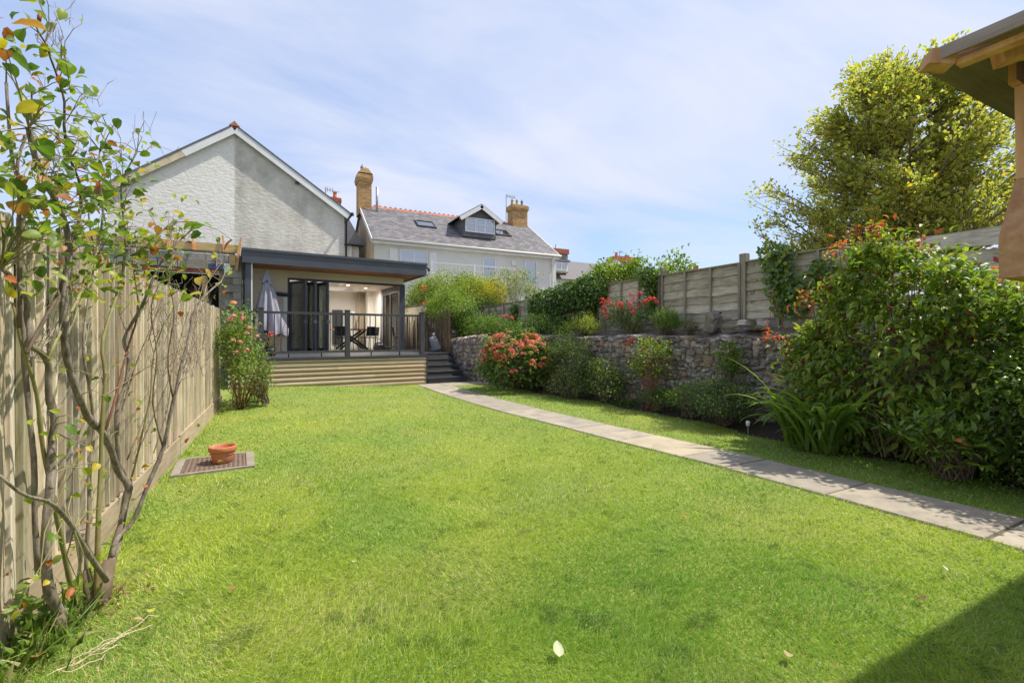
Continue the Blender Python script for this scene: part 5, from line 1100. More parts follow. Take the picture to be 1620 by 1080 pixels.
# ---- pink rose bush at the end of the left fence
pr, K = plant('rose_bush', 'tall pink rose bush between the end of the left fence and the deck', 'rose bush', (-.68,9.3,1.02), (.24,.42,.88), (-.66,9.25,.06), 3000, .05, .03, [(3,G2),(5,G3),(1,G1),(2,YG)], 90, .11, seed=71, low=-.8, lump=.35, smat_=M_gstem, stems=5, srad=.004)
plant('rose_bush', 'low reddish-leaved shoots at the foot of the pink rose bush', 'plant', (-.36,9.35,.34), (.13,.2,.2), (-.25,9.4,.08), 700, .04, .02, [(3,(.16,.08,.05)),(3,G1)], 26, .06, seed=72)
plant('leafy_spray', 'light green spray reaching over the deck face from the pink rose bush', 'plant', (-.40,9.8,.62), (.18,.3,.40), (-.3,9.9,.12), 900, .06, .03, [(4,G2),(4,G3)], 36, .09, seed=73)
scatter(rose_pink, 'rose_bloom', pr, [(-.66+.14*math.cos(i*2.4)+rg_.uniform(-.12,.2), 8.95+rg_.uniform(-.12,.1), 1.0+rg_.uniform(0,.75)) for i in range(12)], (.8,1.3)); inst(rose_or[0], 'rose_bloom', pr, TR(-.72,9.0,1.86,s=1.3))
for i in range(5):
    build('stem', MB().tube([(-.66+.02*i,9.2+.05*i,.03),(-.72+.08*i,9.1,.45),(-.86+.2*i,9.0+.1*i,1.1),(-.8+.22*i,9.1,1.6)], [.014,.011,.008,.004], 6), M_rstem, pr, smooth=True)

# ---------------------------------------------------------------- variegated tree beyond the fence
def tree():
    th = thing('variegated_holly_tree', 'broad conical variegated tree with yellow-edged leaves rising behind the slat fence', 'tree', (9.56,4.12,1.2))
    rg = random.Random(9); base = Vector((9.56,4.12,1.2)); q = MB(); b2 = MB(); tw = []
    q.tube([base, base+Vector((.05,0,1.5)), base+Vector((0,.05,2.6)), base+Vector((.12,.02,3.6)), base+Vector((.22,-.05,4.5))], [.15,.12,.09,.05,.015], 8)
    env = [(0,1.5),(.12,1.8),(.4,2.0),(.58,1.8),(.74,1.5),(.88,1.0),(1,.3)]
    def er(z): return float(np.interp((z-2.55)/3.5, [e[0] for e in env], [e[1] for e in env]))
    for i in range(165):
        zt = 2.55 + 3.4*rg.random()**1.05; a = rg.uniform(0, 6.283); wob = 1+.16*math.sin(3*a+zt*2)+rg.uniform(-.2,.1)
        r_ = er(zt)*wob*rg.choice((1,1,1,.8,.6)); cx_ = .30*max(0,(zt-4.3)/2.2)
        tip = Vector((base.x+cx_+r_*math.cos(a), base.y+r_*math.sin(a), zt)); zo = max(2.3, zt-.55-.28*r_); s0 = Vector((base.x+.03*(zo-1.2), base.y, zo))
        m_ = s0.lerp(tip, .5)+Vector((rg.uniform(-.12,.12),rg.uniform(-.12,.12),-.08*r_)); pts = [s0, s0.lerp(m_,.55)+Vector((0,0,.03)), m_, m_.lerp(tip,.55)+Vector((rg.uniform(-.06,.06),rg.uniform(-.06,.06),.03)), tip]
        q.tube(pts, [.034,.026,.019,.012,.005], 5, False)
        for k in range(24):
            t = rg.uniform(.3,1.0); j = min(3, int(t*4)); p = pts[j].lerp(pts[j+1], t*4-j); L = rg.uniform(.22,.55)*(1.15-.4*t)
            az = math.atan2((tip-s0).y, (tip-s0).x)+rg.uniform(-1.2,1.2); e = p+Vector((L*math.cos(az), L*math.sin(az), rg.uniform(-.05,.36)))
            b2.tube([p, p.lerp(e,.5)+Vector((0,0,-.02)), e], [.007,.005,.003], 3, False); tw.append((p, e))
    build('trunk', q, M_bark, th, smooth=True); build('twigs', b2, M_bstem, th, kind='stuff')
    n = 50000; A = np.array([t_[0] for t_ in tw]); B = np.array([t_[1] for t_ in tw]); k = rng.integers(0, len(tw), n); t = rng.random(n)**.55
    P = A[k]+(B-A)[k]*t[:, None]+rng.normal(size=(n, 3))*.045; D = unit((B-A)[k])*.7+rng.normal(size=(n, 3))*.6+np.array([0,0,.25])
    zf = (P[:, 2] > 5.45) & (P[:, 0] > 9.6) & (rng.random(n) < .75)
    c = pick([(4,(.24,.28,.055)),(3,(.31,.325,.065)),(1.2,(.40,.34,.07)),(.6,(.72,.48,.05))], n); tc_ = pick([(5,(.66,.62,.16)),(3,(.52,.53,.12)),(1,(.74,.66,.2))], n)
    c[zf] = pick([(1,(.10,.20,.04))], int(zf.sum())); tc_[zf] = pick([(3,(.16,.28,.05)),(1,(.34,.40,.08))], int(zf.sum()))
    Ls = rng.uniform(.045,.10, n); leaves('crown', th, P, D, np.array([0.3,-.2,1.0])+rng.normal(size=(n, 3))*.5, Ls, Ls*.55, c, M_leaf, .12, tipcol=tc_)
tree()

# ---------------------------------------------------------------- old climbing rose in front of the left fence
STEMS=[
 (0.016,[(-0.84,2.63,0.08),(-0.84,2.51,0.27),(-0.84,2.49,0.46),(-0.84,2.48,0.67),(-0.84,2.54,0.89),(-0.84,2.55,0.96),(-0.84,2.49,1.07),(-0.84,2.48,1.20),(-0.84,2.38,1.26),(-0.84,2.31,1.26),(-0.84,2.36,1.37),(-0.84,2.32,1.43),(-0.84,2.20,1.51),(-0.84,2.14,1.53)]),
 (0.009,[(-0.74,2.80,0.14),(-0.74,2.50,0.45),(-0.74,2.26,0.69),(-0.74,2.03,0.78),(-0.74,1.88,0.89)]),
 (0.019,[(-0.80,2.90,-0.04),(-0.80,3.04,0.05),(-0.80,3.19,0.20),(-0.77,3.25,0.39),(-0.76,3.26,0.47),(-0.80,3.19,0.55),(-0.80,3.09,0.71),(-0.80,3.00,0.81),(-0.80,2.78,0.92),(-0.80,2.60,1.10),(-0.80,2.51,1.28),(-0.80,2.49,1.43),(-0.80,2.57,1.65),(-0.80,2.51,1.83),(-0.80,2.29,1.89),(-0.80,2.22,2.04)]),
 (0.012,[(-0.78,3.04,0.16),(-0.78,3.13,0.24),(-0.73,3.17,0.26),(-0.66,3.19,0.46),(-0.60,3.22,0.66),(-0.56,3.25,0.94),(-0.54,3.26,1.05),(-0.49,3.32,1.27),(-0.48,3.34,1.50),(-0.36,3.62,1.67)]),
 (0.011,[(-0.77,3.26,0.46),(-0.80,3.25,0.57),(-0.80,3.19,0.70),(-0.80,3.19,0.93),(-0.77,3.25,1.04),(-0.76,3.26,1.17),(-0.79,3.25,1.27),(-0.73,3.27,1.42),(-0.67,3.30,1.64),(-0.61,3.34,1.79),(-0.51,3.46,1.96)]),
 (0.009,[(-0.78,2.81,0.02),(-0.78,2.83,0.37),(-0.78,2.88,0.66),(-0.78,2.88,0.89),(-0.78,2.92,1.12),(-0.78,2.89,1.27),(-0.77,3.17,1.62),(-0.76,3.17,1.82),(-0.77,3.17,2.03),(-0.78,3.17,2.15),(-0.71,3.18,2.32)]),
 (0.01,[(-0.90,2.58,0.33),(-0.90,2.55,0.63),(-0.90,2.52,0.90),(-0.90,2.48,1.13),(-0.90,2.44,1.28),(-0.90,2.42,1.50),(-0.90,2.40,1.67),(-0.90,2.44,1.87),(-0.90,2.35,1.99),(-0.90,2.33,2.23)]),
 (0.009,[(-0.86,2.82,0.04),(-0.86,2.63,0.52),(-0.86,2.51,0.83),(-0.86,2.46,1.09),(-0.86,2.36,1.23),(-0.86,2.27,1.42)]),
 (0.006,[(-0.85,2.29,1.33),(-0.85,2.29,1.72),(-0.85,2.31,1.84),(-0.85,2.26,1.92),(-0.85,2.38,2.13),(-0.85,2.38,2.22)]),
 (0.006,[(-0.82,2.26,1.24),(-0.82,2.48,1.43),(-0.82,2.70,1.73),(-0.82,2.77,1.98),(-0.82,2.61,2.07),(-0.82,2.57,2.19),(-0.82,2.54,2.33),(-0.82,2.48,2.40),(-0.82,2.42,2.44),(-0.82,2.35,2.45)]),
 (0.006,[(-0.80,2.37,1.21),(-0.80,2.57,1.41),(-0.80,2.86,1.64),(-0.80,3.00,1.92),(-0.80,2.86,2.13),(-0.80,3.04,2.38)]),
 (0.006,[(-0.80,2.51,1.28),(-0.80,2.71,1.48),(-0.80,2.95,1.62),(-0.77,3.25,1.70),(-0.64,3.31,1.90),(-0.59,3.36,1.99),(-0.46,3.56,2.03)]),
 (0.008,[(-0.84,2.92,-0.02),(-0.84,2.90,0.29),(-0.84,2.88,0.52),(-0.84,3.01,0.76),(-0.84,2.96,1.02),(-0.84,2.84,1.22),(-0.84,2.92,1.46),(-0.84,3.01,1.72),(-0.84,2.92,1.92)]),
 (0.004,[(-0.60,3.22,0.66),(-0.65,3.20,0.92),(-0.62,3.21,1.20),(-0.66,3.19,1.41),(-0.62,3.21,1.59)]),
 (0.004,[(-0.56,3.25,0.94),(-0.59,3.23,1.20),(-0.54,3.26,1.42),(-0.58,3.24,1.60)]),
 (0.0045,[(-0.76,3.26,0.47),(-0.71,3.28,0.73),(-0.67,3.30,0.98),(-0.66,3.30,1.20),(-0.61,3.34,1.42),(-0.54,3.42,1.54)]),
 (0.005,[(-0.80,3.00,0.81),(-0.77,3.25,1.20),(-0.71,3.28,1.42),(-0.75,3.26,1.66),(-0.77,3.25,1.95)]),
]
RLEAVES=[ (-0.78,2.08,2.34,0.090),(-0.78,2.18,2.35,0.080),(-0.78,2.23,2.28,0.120),(-0.78,2.34,2.38,0.060),(-0.78,2.52,2.42,0.060),(-0.78,2.71,2.25,0.060),(-0.78,2.83,2.23,0.050),(-0.78,2.09,1.94,0.070),(-0.78,2.11,2.19,0.070),(-0.78,2.00,2.19,0.050),(-0.78,2.47,2.39,0.080),(-0.78,2.28,2.25,0.050),(-0.78,2.49,2.32,0.080),(-0.78,2.34,2.22,0.070),(-0.78,2.57,2.30,0.060),(-0.78,2.77,2.31,0.050),(-0.78,2.81,2.37,0.050),(-0.78,2.08,2.06,0.080),(-0.78,2.01,2.15,0.040),(-0.78,2.02,1.72,0.080),(-0.78,2.14,1.84,0.040),(-0.78,2.50,2.08,0.060),(-0.78,2.62,2.10,0.050),(-0.78,2.39,2.06,0.050),(-0.78,2.79,2.02,0.080),(-0.78,2.79,1.90,0.070),(-0.78,2.92,2.15,0.060),(-0.78,3.17,2.13,0.050),(-0.78,2.79,1.74,0.080),(-0.78,3.06,1.79,0.070),(-0.78,2.31,1.65,0.060),(-0.78,2.29,1.54,0.060),(-0.78,2.36,1.62,0.050),(-0.77,3.17,1.88,0.071),(-0.75,3.17,1.91,0.072),(-0.78,2.97,1.90,0.070),(-0.78,2.71,1.84,0.070),(-0.78,2.54,1.78,0.060),(-0.78,2.23,1.83,0.060),(-0.78,2.39,1.90,0.060),(-0.49,3.32,1.97,0.109),(-0.43,3.42,1.99,0.101),(-0.39,3.53,1.91,0.120),(-0.53,3.28,1.95,0.092),(-0.47,3.36,1.92,0.070),(-0.43,3.43,1.65,0.131),(-0.38,3.57,1.71,0.121),(-0.32,3.80,1.76,0.071),(-0.60,3.22,1.53,0.099),(-0.52,3.29,1.53,0.093),(-0.48,3.34,1.56,0.083),(-0.67,3.19,1.61,0.068),(-0.73,3.17,1.58,0.053),(-0.78,2.57,1.47,0.070),(-0.65,3.20,1.93,0.047),(-0.66,3.19,1.90,0.052),(-0.70,3.18,1.81,0.066),(-0.66,3.19,1.80,0.057),(-0.62,3.21,1.83,0.060),(-0.58,3.23,1.80,0.062),(-0.74,3.17,1.74,0.074),(-0.71,3.18,1.75,0.065),(-0.78,2.23,2.02,0.060),(-0.78,2.04,2.08,0.040),(-0.78,1.98,1.76,0.060),(-0.78,2.06,1.88,0.050),(-0.78,2.42,1.97,0.050),(-0.78,2.31,1.80,0.060),(-0.78,2.64,1.92,0.060),(-0.78,2.23,1.87,0.065),(-0.78,2.45,1.88,0.040),(-0.78,2.05,1.94,0.060),(-0.78,2.30,1.73,0.070),(-0.78,2.04,1.83,0.060),(-0.78,2.40,1.93,0.045),(-0.72,3.17,2.28,0.048),(-0.78,2.00,1.65,0.070),(-0.78,2.26,1.72,0.045),(-0.78,2.15,1.84,0.065),(-0.78,3.13,1.76,0.070),(-0.78,2.42,2.02,0.060),(-0.78,2.36,1.79,0.060),(-0.78,2.25,1.92,0.055),(-0.78,2.29,1.97,0.070),(-0.78,2.71,1.79,0.040),(-0.78,2.30,1.81,0.050),(-0.77,3.17,2.07,0.056),(-0.78,2.49,1.85,0.055),(-0.78,2.54,2.02,0.050),(-0.78,2.26,1.71,0.040),(-0.78,2.06,1.92,0.065),(-0.78,2.29,1.82,0.065),(-0.78,2.57,1.83,0.045),(-0.78,2.98,2.15,0.055),(-0.78,2.19,1.76,0.055),(-0.78,2.28,1.92,0.055),(-0.78,3.17,2.03,0.065),(-0.78,2.73,2.07,0.050),(-0.78,2.08,1.66,0.065),(-0.78,2.22,1.87,0.060),(-0.78,2.85,1.81,0.040),(-0.78,2.35,1.66,0.050),(-0.78,2.55,2.12,0.050),(-0.78,3.04,2.25,0.050),(-0.78,3.15,1.99,0.050),(-0.78,2.00,1.79,0.050),(-0.78,2.14,1.70,0.055),(-0.78,2.86,1.91,0.040),(-0.78,2.31,1.79,0.055),(-0.78,2.30,1.95,0.055),(-0.78,2.82,1.71,0.050),(-0.78,2.76,2.23,0.040),(-0.78,2.54,2.02,0.070),(-0.74,3.17,2.13,0.053),(-0.78,2.76,2.13,0.045),(-0.78,2.49,1.70,0.040),(-0.78,2.04,1.90,0.065),(-0.78,2.15,1.76,0.045),(-0.78,2.83,2.21,0.055),(-0.78,2.78,2.06,0.040),(-0.78,2.10,1.67,0.050),(-0.76,3.17,1.69,0.067),(-0.78,2.19,1.80,0.045),(-0.78,2.52,1.92,0.040),(-0.78,2.21,1.83,0.045),(-0.78,2.92,1.80,0.070),(-0.78,2.21,1.80,0.040),(-0.78,2.02,1.81,0.045),(-0.78,2.67,2.04,0.045),(-0.78,2.48,1.73,0.045),(-0.78,2.35,2.02,0.050),(-0.78,2.74,2.12,0.060),(-0.78,2.46,1.65,0.065),(-0.78,2.94,1.82,0.065),(-0.78,3.17,2.34,0.055),(-0.78,2.07,1.78,0.070),(-0.78,2.76,1.76,0.045),(-0.78,2.36,1.91,0.055),(-0.74,3.17,1.84,0.052),(-0.73,3.17,2.11,0.048),(-0.78,2.94,1.87,0.070),(-0.78,2.27,1.87,0.055),(-0.78,2.62,2.10,0.050),(-0.78,2.88,1.92,0.040),(-0.78,2.45,1.70,0.045),(-0.76,3.17,1.76,0.066),(-0.78,2.04,1.64,0.065),(-0.78,2.89,2.01,0.055),(-0.78,3.17,2.11,0.055),(-0.78,2.21,1.70,0.045),(-0.78,2.14,1.98,0.050),(-0.78,2.09,1.80,0.070),(-0.75,3.17,2.12,0.046),(-0.78,2.71,2.15,0.045),(-0.78,2.15,1.74,0.050),(-0.73,3.17,1.85,0.074),(-0.75,3.17,2.09,0.062),(-0.78,2.52,2.11,0.040),(-0.78,3.04,2.00,0.055),(-0.78,2.74,1.78,0.060),(-0.76,3.17,2.25,0.051),(-0.78,2.06,1.68,0.060),(-0.78,1.99,1.79,0.050),(-0.72,3.17,2.31,0.064),(-0.78,3.02,1.67,0.040),(-0.59,3.23,1.75,0.062),(-0.78,2.56,1.48,0.050),(-0.55,3.26,1.71,0.045),(-0.78,2.33,1.65,0.055),(-0.59,3.23,1.72,0.069),(-0.78,2.98,1.65,0.060),(-0.60,3.22,1.68,0.043),(-0.70,3.18,1.78,0.066),(-0.78,2.69,1.46,0.050),(-0.78,2.95,1.76,0.055),(-0.78,2.46,1.59,0.040),(-0.78,2.47,1.49,0.040),(-0.78,2.74,1.59,0.045),(-0.78,2.61,1.55,0.035),(-0.65,3.20,1.80,0.041),(-0.69,3.18,1.73,0.039),(-0.76,3.17,1.81,0.052),(-0.59,3.23,1.56,0.068),(-0.78,3.09,1.62,0.035),(-0.77,3.17,1.75,0.051),(-0.55,3.25,1.76,0.058),(-0.78,2.56,1.47,0.040),(-0.54,3.27,1.60,0.046),(-0.67,3.19,1.85,0.063),(-0.78,2.54,0.27,0.050),(-0.78,3.06,0.22,0.055),(-0.78,2.77,0.11,0.055),(-0.78,2.77,0.27,0.040),(-0.78,2.44,0.29,0.045),(-0.78,2.58,0.54,0.050),(-0.78,2.21,0.39,0.040),(-0.77,3.17,0.29,0.046),(-0.78,2.64,0.47,0.055),(-0.78,2.60,0.15,0.055),(-0.78,2.22,0.70,0.050),(-0.75,3.17,0.29,0.046),(-0.78,2.64,0.38,0.040),(-0.78,2.51,0.64,0.055),(-0.78,2.14,0.47,0.035),(-0.78,2.61,0.55,0.040),(-0.78,2.48,0.95,0.045),(-0.78,2.33,0.86,0.030),(-0.78,2.47,0.91,0.045),(-0.78,2.54,0.91,0.055),(-0.78,2.69,0.71,0.055),(-0.78,2.90,0.64,0.050),(-0.78,2.57,0.72,0.045),(-0.78,2.54,1.12,0.040),(-0.78,2.56,0.82,0.040),(-0.76,3.17,0.79,0.051),(-0.78,3.01,0.59,0.045),(-0.78,3.16,0.99,0.040),(-0.78,2.65,1.02,0.045),(-0.78,2.25,1.18,0.035),(-0.78,2.54,1.76,0.070),(-0.76,3.17,2.10,0.062),(-0.78,2.79,2.12,0.070),(-0.78,2.65,1.94,0.060),(-0.75,3.17,2.25,0.057),(-0.78,2.32,1.98,0.060),(-0.74,3.17,1.88,0.069),(-0.78,2.02,1.74,0.055),(-0.78,2.54,1.85,0.060),(-0.78,2.93,2.19,0.040),(-0.78,2.67,2.17,0.040),(-0.78,2.17,1.67,0.060),(-0.78,2.01,1.68,0.050),(-0.78,2.52,1.87,0.045),(-0.78,2.65,2.05,0.050),(-0.78,2.62,2.24,0.040),(-0.78,2.55,1.85,0.055),(-0.78,2.72,1.65,0.070),(-0.78,2.06,1.71,0.050),(-0.77,3.17,2.22,0.051),(-0.78,2.01,1.91,0.070),(-0.78,2.09,1.80,0.070),(-0.78,2.30,1.87,0.040),(-0.78,3.01,2.43,0.045),(-0.78,2.03,1.77,0.065),(-0.78,2.45,1.91,0.060),(-0.78,2.88,2.15,0.065),(-0.78,2.27,1.88,0.050),(-0.78,2.36,2.10,0.055),(-0.77,3.17,1.84,0.046),(-0.78,2.25,1.76,0.040),(-0.78,2.04,1.77,0.055),(-0.78,2.16,1.75,0.045),(-0.78,2.53,1.90,0.065),(-0.76,3.17,2.30,0.066),(-0.78,2.43,2.04,0.055),(-0.78,2.20,2.08,0.070),(-0.74,3.17,2.05,0.042),(-0.78,2.20,1.92,0.070),(-0.78,2.82,1.93,0.040),(-0.78,2.02,1.56,0.045),(-0.78,2.52,1.99,0.070),(-0.78,2.84,2.06,0.050),(-0.78,2.43,2.07,0.040),(-0.78,2.20,1.78,0.045),(-0.78,1.99,1.73,0.050),(-0.78,2.87,2.02,0.060),(-0.78,2.59,1.79,0.045),(-0.78,2.43,2.00,0.045),(-0.78,2.33,1.69,0.070),(-0.78,2.84,2.10,0.045),(-0.78,2.14,1.72,0.060),(-0.78,2.18,1.75,0.055),(-0.78,2.59,1.88,0.055),(-0.78,2.03,1.90,0.040),(-0.78,2.65,1.70,0.045),(-0.78,3.16,1.99,0.050),(-0.78,2.49,1.77,0.060),(-0.78,2.60,2.00,0.045),(-0.78,3.10,1.76,0.045),(-0.78,2.22,1.82,0.065),(-0.78,2.85,1.95,0.050),(-0.78,2.20,1.66,0.045),(-0.78,3.17,2.43,0.050),(-0.78,2.47,1.91,0.040),(-0.78,2.02,1.86,0.050),(-0.78,2.67,1.92,0.045),(-0.78,2.07,1.81,0.055),(-0.78,2.35,1.80,0.065),(-0.78,2.66,1.91,0.045),(-0.78,2.80,2.25,0.040),(-0.78,2.58,1.74,0.065),(-0.78,2.33,1.64,0.040),(-0.78,2.82,1.93,0.055),(-0.78,2.05,1.70,0.050),(-0.78,2.12,1.55,0.040),(-0.78,2.54,1.89,0.065),(-0.78,2.02,1.63,0.065),(-0.78,3.15,1.99,0.070),(-0.78,2.37,1.91,0.065),(-0.78,2.58,1.74,0.070),(-0.78,2.48,1.69,0.040),(-0.78,2.62,1.90,0.060),(-0.78,2.96,2.07,0.060),(-0.78,1.99,1.72,0.040),(-0.78,2.07,1.74,0.050),(-0.78,2.48,1.81,0.055),(-0.78,3.15,1.99,0.055),(-0.78,2.52,1.91,0.060),(-0.78,2.06,1.76,0.060),(-0.78,2.01,1.81,0.040),(-0.78,2.59,2.19,0.065),(-0.78,2.09,1.78,0.060),(-0.78,2.95,1.80,0.050),(-0.78,1.99,1.78,0.045),(-0.78,2.99,1.99,0.060),(-0.78,2.15,1.72,0.050),(-0.78,2.95,1.79,0.055),(-0.78,2.24,1.87,0.065),(-0.78,2.25,1.93,0.055),(-0.74,3.17,1.94,0.047),(-0.78,2.20,1.84,0.060),(-0.78,2.34,1.95,0.045),(-0.78,2.62,1.98,0.070),(-0.78,2.02,1.70,0.050),(-0.73,3.17,2.27,0.059),(-0.78,2.57,2.00,0.045),(-0.78,2.47,1.93,0.060),(-0.78,2.61,1.86,0.065),(-0.78,2.87,2.02,0.040),(-0.78,2.01,2.10,0.065),(-0.78,2.02,2.11,0.055),(-0.78,2.39,2.27,0.060),(-0.78,2.74,2.66,0.060),(-0.78,2.12,2.09,0.050),(-0.78,2.17,2.33,0.065),(-0.78,2.27,2.26,0.065),(-0.78,2.12,2.28,0.060),(-0.78,2.09,2.05,0.035),(-0.78,2.69,2.37,0.035),(-0.78,2.18,2.23,0.065),(-0.78,2.58,2.40,0.040),(-0.78,1.99,2.00,0.055),(-0.78,2.02,2.16,0.040) ]

ro = thing('climbing_rose', 'old woody rose with thick bare stems and yellowing leaves against the near left fence', 'rose', (-.84,2.85,0))
def wob(pts, amp, k=3):
    out = []; P = [Vector(p) for p in pts]
    for a, b in zip(P, P[1:]):
        for i in range(k): t = i/k; out.append(a.lerp(b, t)+Vector((random.gauss(0,amp),random.gauss(0,amp),random.gauss(0,amp*.6))))
    out.append(P[-1]); out[0] = P[0]
    for _ in range(2): out = [out[0]]+[(out[i-1]+out[i]*2+out[i+1])/4 for i in range(1, len(out)-1)]+[out[-1]]
    return out
gm = [M_bark,M_bark,M_bark,M_bark,M_bark,M_gstem,M_bark,M_gstem,M_bstem,M_bstem,M_gstem,M_gstem,M_bark,M_bstem,M_bstem,M_gstem,M_rstem]
tips_ = []
for i, (r_, pts) in enumerate(STEMS):
    w = wob(pts, .007); n = len(w); rr = [r_*1.15*(1-.62*k/(n-1))*(1+random.uniform(-.12,.16)) for k in range(n)]
    build('stem', MB().tube(w, rr, 8), gm[i], ro, smooth=True); tips_ += w[n//3:]
# base flare and knots
build('root_crown', MB().tube([(-.8,2.9,-.03),(-.79,2.93,.06),(-.78,3.0,.16)], [.055,.04,.026], 9).tube([(-.84,2.66,-.03),(-.84,2.58,.12)], [.035,.02], 8).tube([(-.80,2.82,-.03),(-.82,2.83,.2)], [.03,.014], 8), M_bstem, ro, smooth=True)
# fine dead twigs, mostly along the right-hand shoots
q = MB()
def twig(p, d, L, r_, depth):
    m_ = p+d*L*.5+Vector((random.gauss(0,.012),random.gauss(0,.02),random.gauss(0,.02))); e = p+d*L+Vector((random.gauss(0,.012),random.gauss(0,.03),random.gauss(0,.03)))
    q.tube([p, m_, e], [r_, r_*.8, r_*.6], 4, False)
    if depth:
        for s in range(2): twig(m_ if s else e, (d+Vector((random.gauss(0,.25),random.gauss(0,.6),random.gauss(0,.5)))).normalized(), L*random.uniform(.5,.85), r_*.65, depth-1)
src = [p for p in tips_ if p.z > .75 and p.y > 2.35]
for i in range(70):
    p = random.choice(src); twig(p, Vector((random.uniform(-.1,.3), random.uniform(-.35,.6), random.uniform(.3,1))).normalized(), random.uniform(.07,.17), .0028, 2)
for i in range(60):
    p = Vector((random.uniform(-.76,-.62), random.uniform(3.3,5.3), random.uniform(.9,1.45))); twig(p, Vector((random.uniform(-.1,.15), random.uniform(-.5,.5), random.uniform(.4,1))).normalized(), random.uniform(.1,.2), .0028, 3)
build('dead_twigs', q, M_twig, ro, kind='stuff')
q = MB()
for (a, b, c_) in (((-.78,3.42,.55),(-.72,3.9,.9),(-.66,4.4,1.5)),((-.78,3.3,.6),(-.74,4.0,1.05),(-.70,4.9,1.35)),((-.78,3.9,.5),(-.72,4.2,.9),(-.7,4.0,1.4)),((-.76,4.3,.75),(-.72,4.7,1.1),(-.68,5.1,1.5)),((-.78,3.2,.9),(-.75,3.6,1.3),(-.72,3.9,1.6)),((-.8,3.0,1.0),(-.75,3.5,1.1),(-.7,4.4,1.2))):
    q.tube(wob([a,b,c_],.012,4), np.linspace(.0045,.0022,9), 5, False)
build('side_shoots', q, M_bstem, ro, kind='stuff')
RC = {'g':[G2,(.10,.17,.03),G1,G3],'l':[(.16,.23,.03),YG],'y':[(.48,.38,.05),(.42,.30,.05)],'o':[(.42,.20,.06),(.30,.11,.04)]}
rm = {k: [leafmesh('leaf', 1, .78, c, random.uniform(.05,.35), 100+j+ord(k), round_=True) for j, c in enumerate(v+v)] for k, v in RC.items()}
q = MB()
srcz = np.array([tuple(p) for p in tips_])
for i, (x_, y_, z_, L) in enumerate(RLEAVES):
    kk = random.choices('gloy', (7,4,.8,.6))[0]
    if i in (45,46,48,49,50,57): kk = 'y' if i != 49 else 'l'
    if i in (54,55,22): kk = 'o'
    if i > 300: break
    L = min(L, .10)*random.uniform(.7,.98); p = Vector((x_+random.uniform(-.05,.09), y_, z_)); a = random.uniform(0, 6.283)
    M_ = TR(p.x, p.y, p.z, R(random.uniform(-50,50)), R(random.uniform(-10,55)), a, L) @ Matrix.Translation((-.5,0,0))
    inst(random.choice(rm[kk]), 'leaf', ro, M_)
    b = M_ @ Vector((0,0,0)); d = srcz - np.array(b); j = int(np.argmin((d**2).sum(1))); s_ = Vector(srcz[j])
    if (s_-b).length < .5: q.tube([s_, s_.lerp(b,.5)+Vector((random.gauss(0,.01),random.gauss(0,.012),random.gauss(.012,.012))), b], [.0026,.002,.0014], 4, False)
build('leaf_stalks', q, M_gstem, ro, kind='stuff')
n = 620; cand = np.array([tuple(p) for p in tips_ if p.z > 1.5 and p.y < 3.7]); k = rng.integers(0, len(cand), n)
P = cand[k]+rng.normal(size=(n,3))*np.array([.05,.12,.10]); P = P[P[:,2] > 1.42]; n = len(P)
leaves('small_leaves', ro, P, rng.normal(size=(n,3)), np.array([.3,-.2,1.])+rng.normal(size=(n,3))*.6, .042*rng.uniform(.6,1.4,n), .03*rng.uniform(.6,1.3,n), pick([(5,G3),(4,YG),(2,G2),(1.5,YL),(1,OR)], n), round_=True)
n = 60; P = cand[rng.integers(0,len(cand),n)]*np.array([1,1,0])+np.stack([np.zeros(n),np.zeros(n),rng.uniform(.25,1.2,n)],1); P[:,0] += rng.uniform(-.04,.1,n)
leaves('small_leaves', ro, P, rng.normal(size=(n,3)), np.array([.3,-.2,1.])+rng.normal(size=(n,3))*.6, .035*rng.uniform(.6,1.4,n), .026*rng.uniform(.6,1.3,n), pick([(4,G3),(4,YG),(2,YL),(2,OR)], n), round_=True)
build('rose_hip', MB().tube([(-.78,2.24,2.44),(-.78,2.243,2.457),(-.78,2.247,2.472)], [.006,.007,.002], 8), M_rstem, ro, smooth=True)
gt = thing('grass_tussock', 'tuft of long grass and young shoots growing round the foot of the climbing rose', 'grass tuft', (-.88,2.62,0))
def tuft(n, cx_, cy_, rx_, ry_, Lr, name, parent, cols, wid=.005, lean=.7):
    P = np.stack([cx_+rng.normal(size=n)*rx_, cy_+rng.normal(size=n)*ry_, np.zeros(n)], 1); D = rng.normal(size=(n, 3))*lean; D[:, 2] = 1
    L = rng.uniform(*Lr, n); leaves(name, parent, P, D, rng.normal(size=(n, 3)), L, np.full(n, wid), pick(cols, n), M_grass, .5)
tuft(300, -.88, 2.60, .05, .14, (.08,.24), 'blades', gt, [(4,G2),(3,G3),(1,(.3,.28,.12))], .006)
n = 60; P = np.array([-.90,2.56,.18])+rng.normal(size=(n,3))*np.array([.03,.08,.10]); leaves('young_leaves', gt, P, rng.normal(size=(n,3)), np.array([.5,0,1.])+rng.normal(size=(n,3))*.4, np.full(n,.045), np.full(n,.032), pick([(3,G3),(2,G2)], n), round_=True)
n = 60; P = np.array([-.78,2.85,.03])+rng.normal(size=(n,3))*np.array([.07,.10,.012]); leaves('fallen_petals', gt, P, rng.normal(size=(n,3)), np.array([0,0,1.])+rng.normal(size=(n,3))*.5, np.full(n,.028), np.full(n,.018), pick([(3,(.16,.07,.045)),(2,(.3,.17,.10))], n), round_=True)

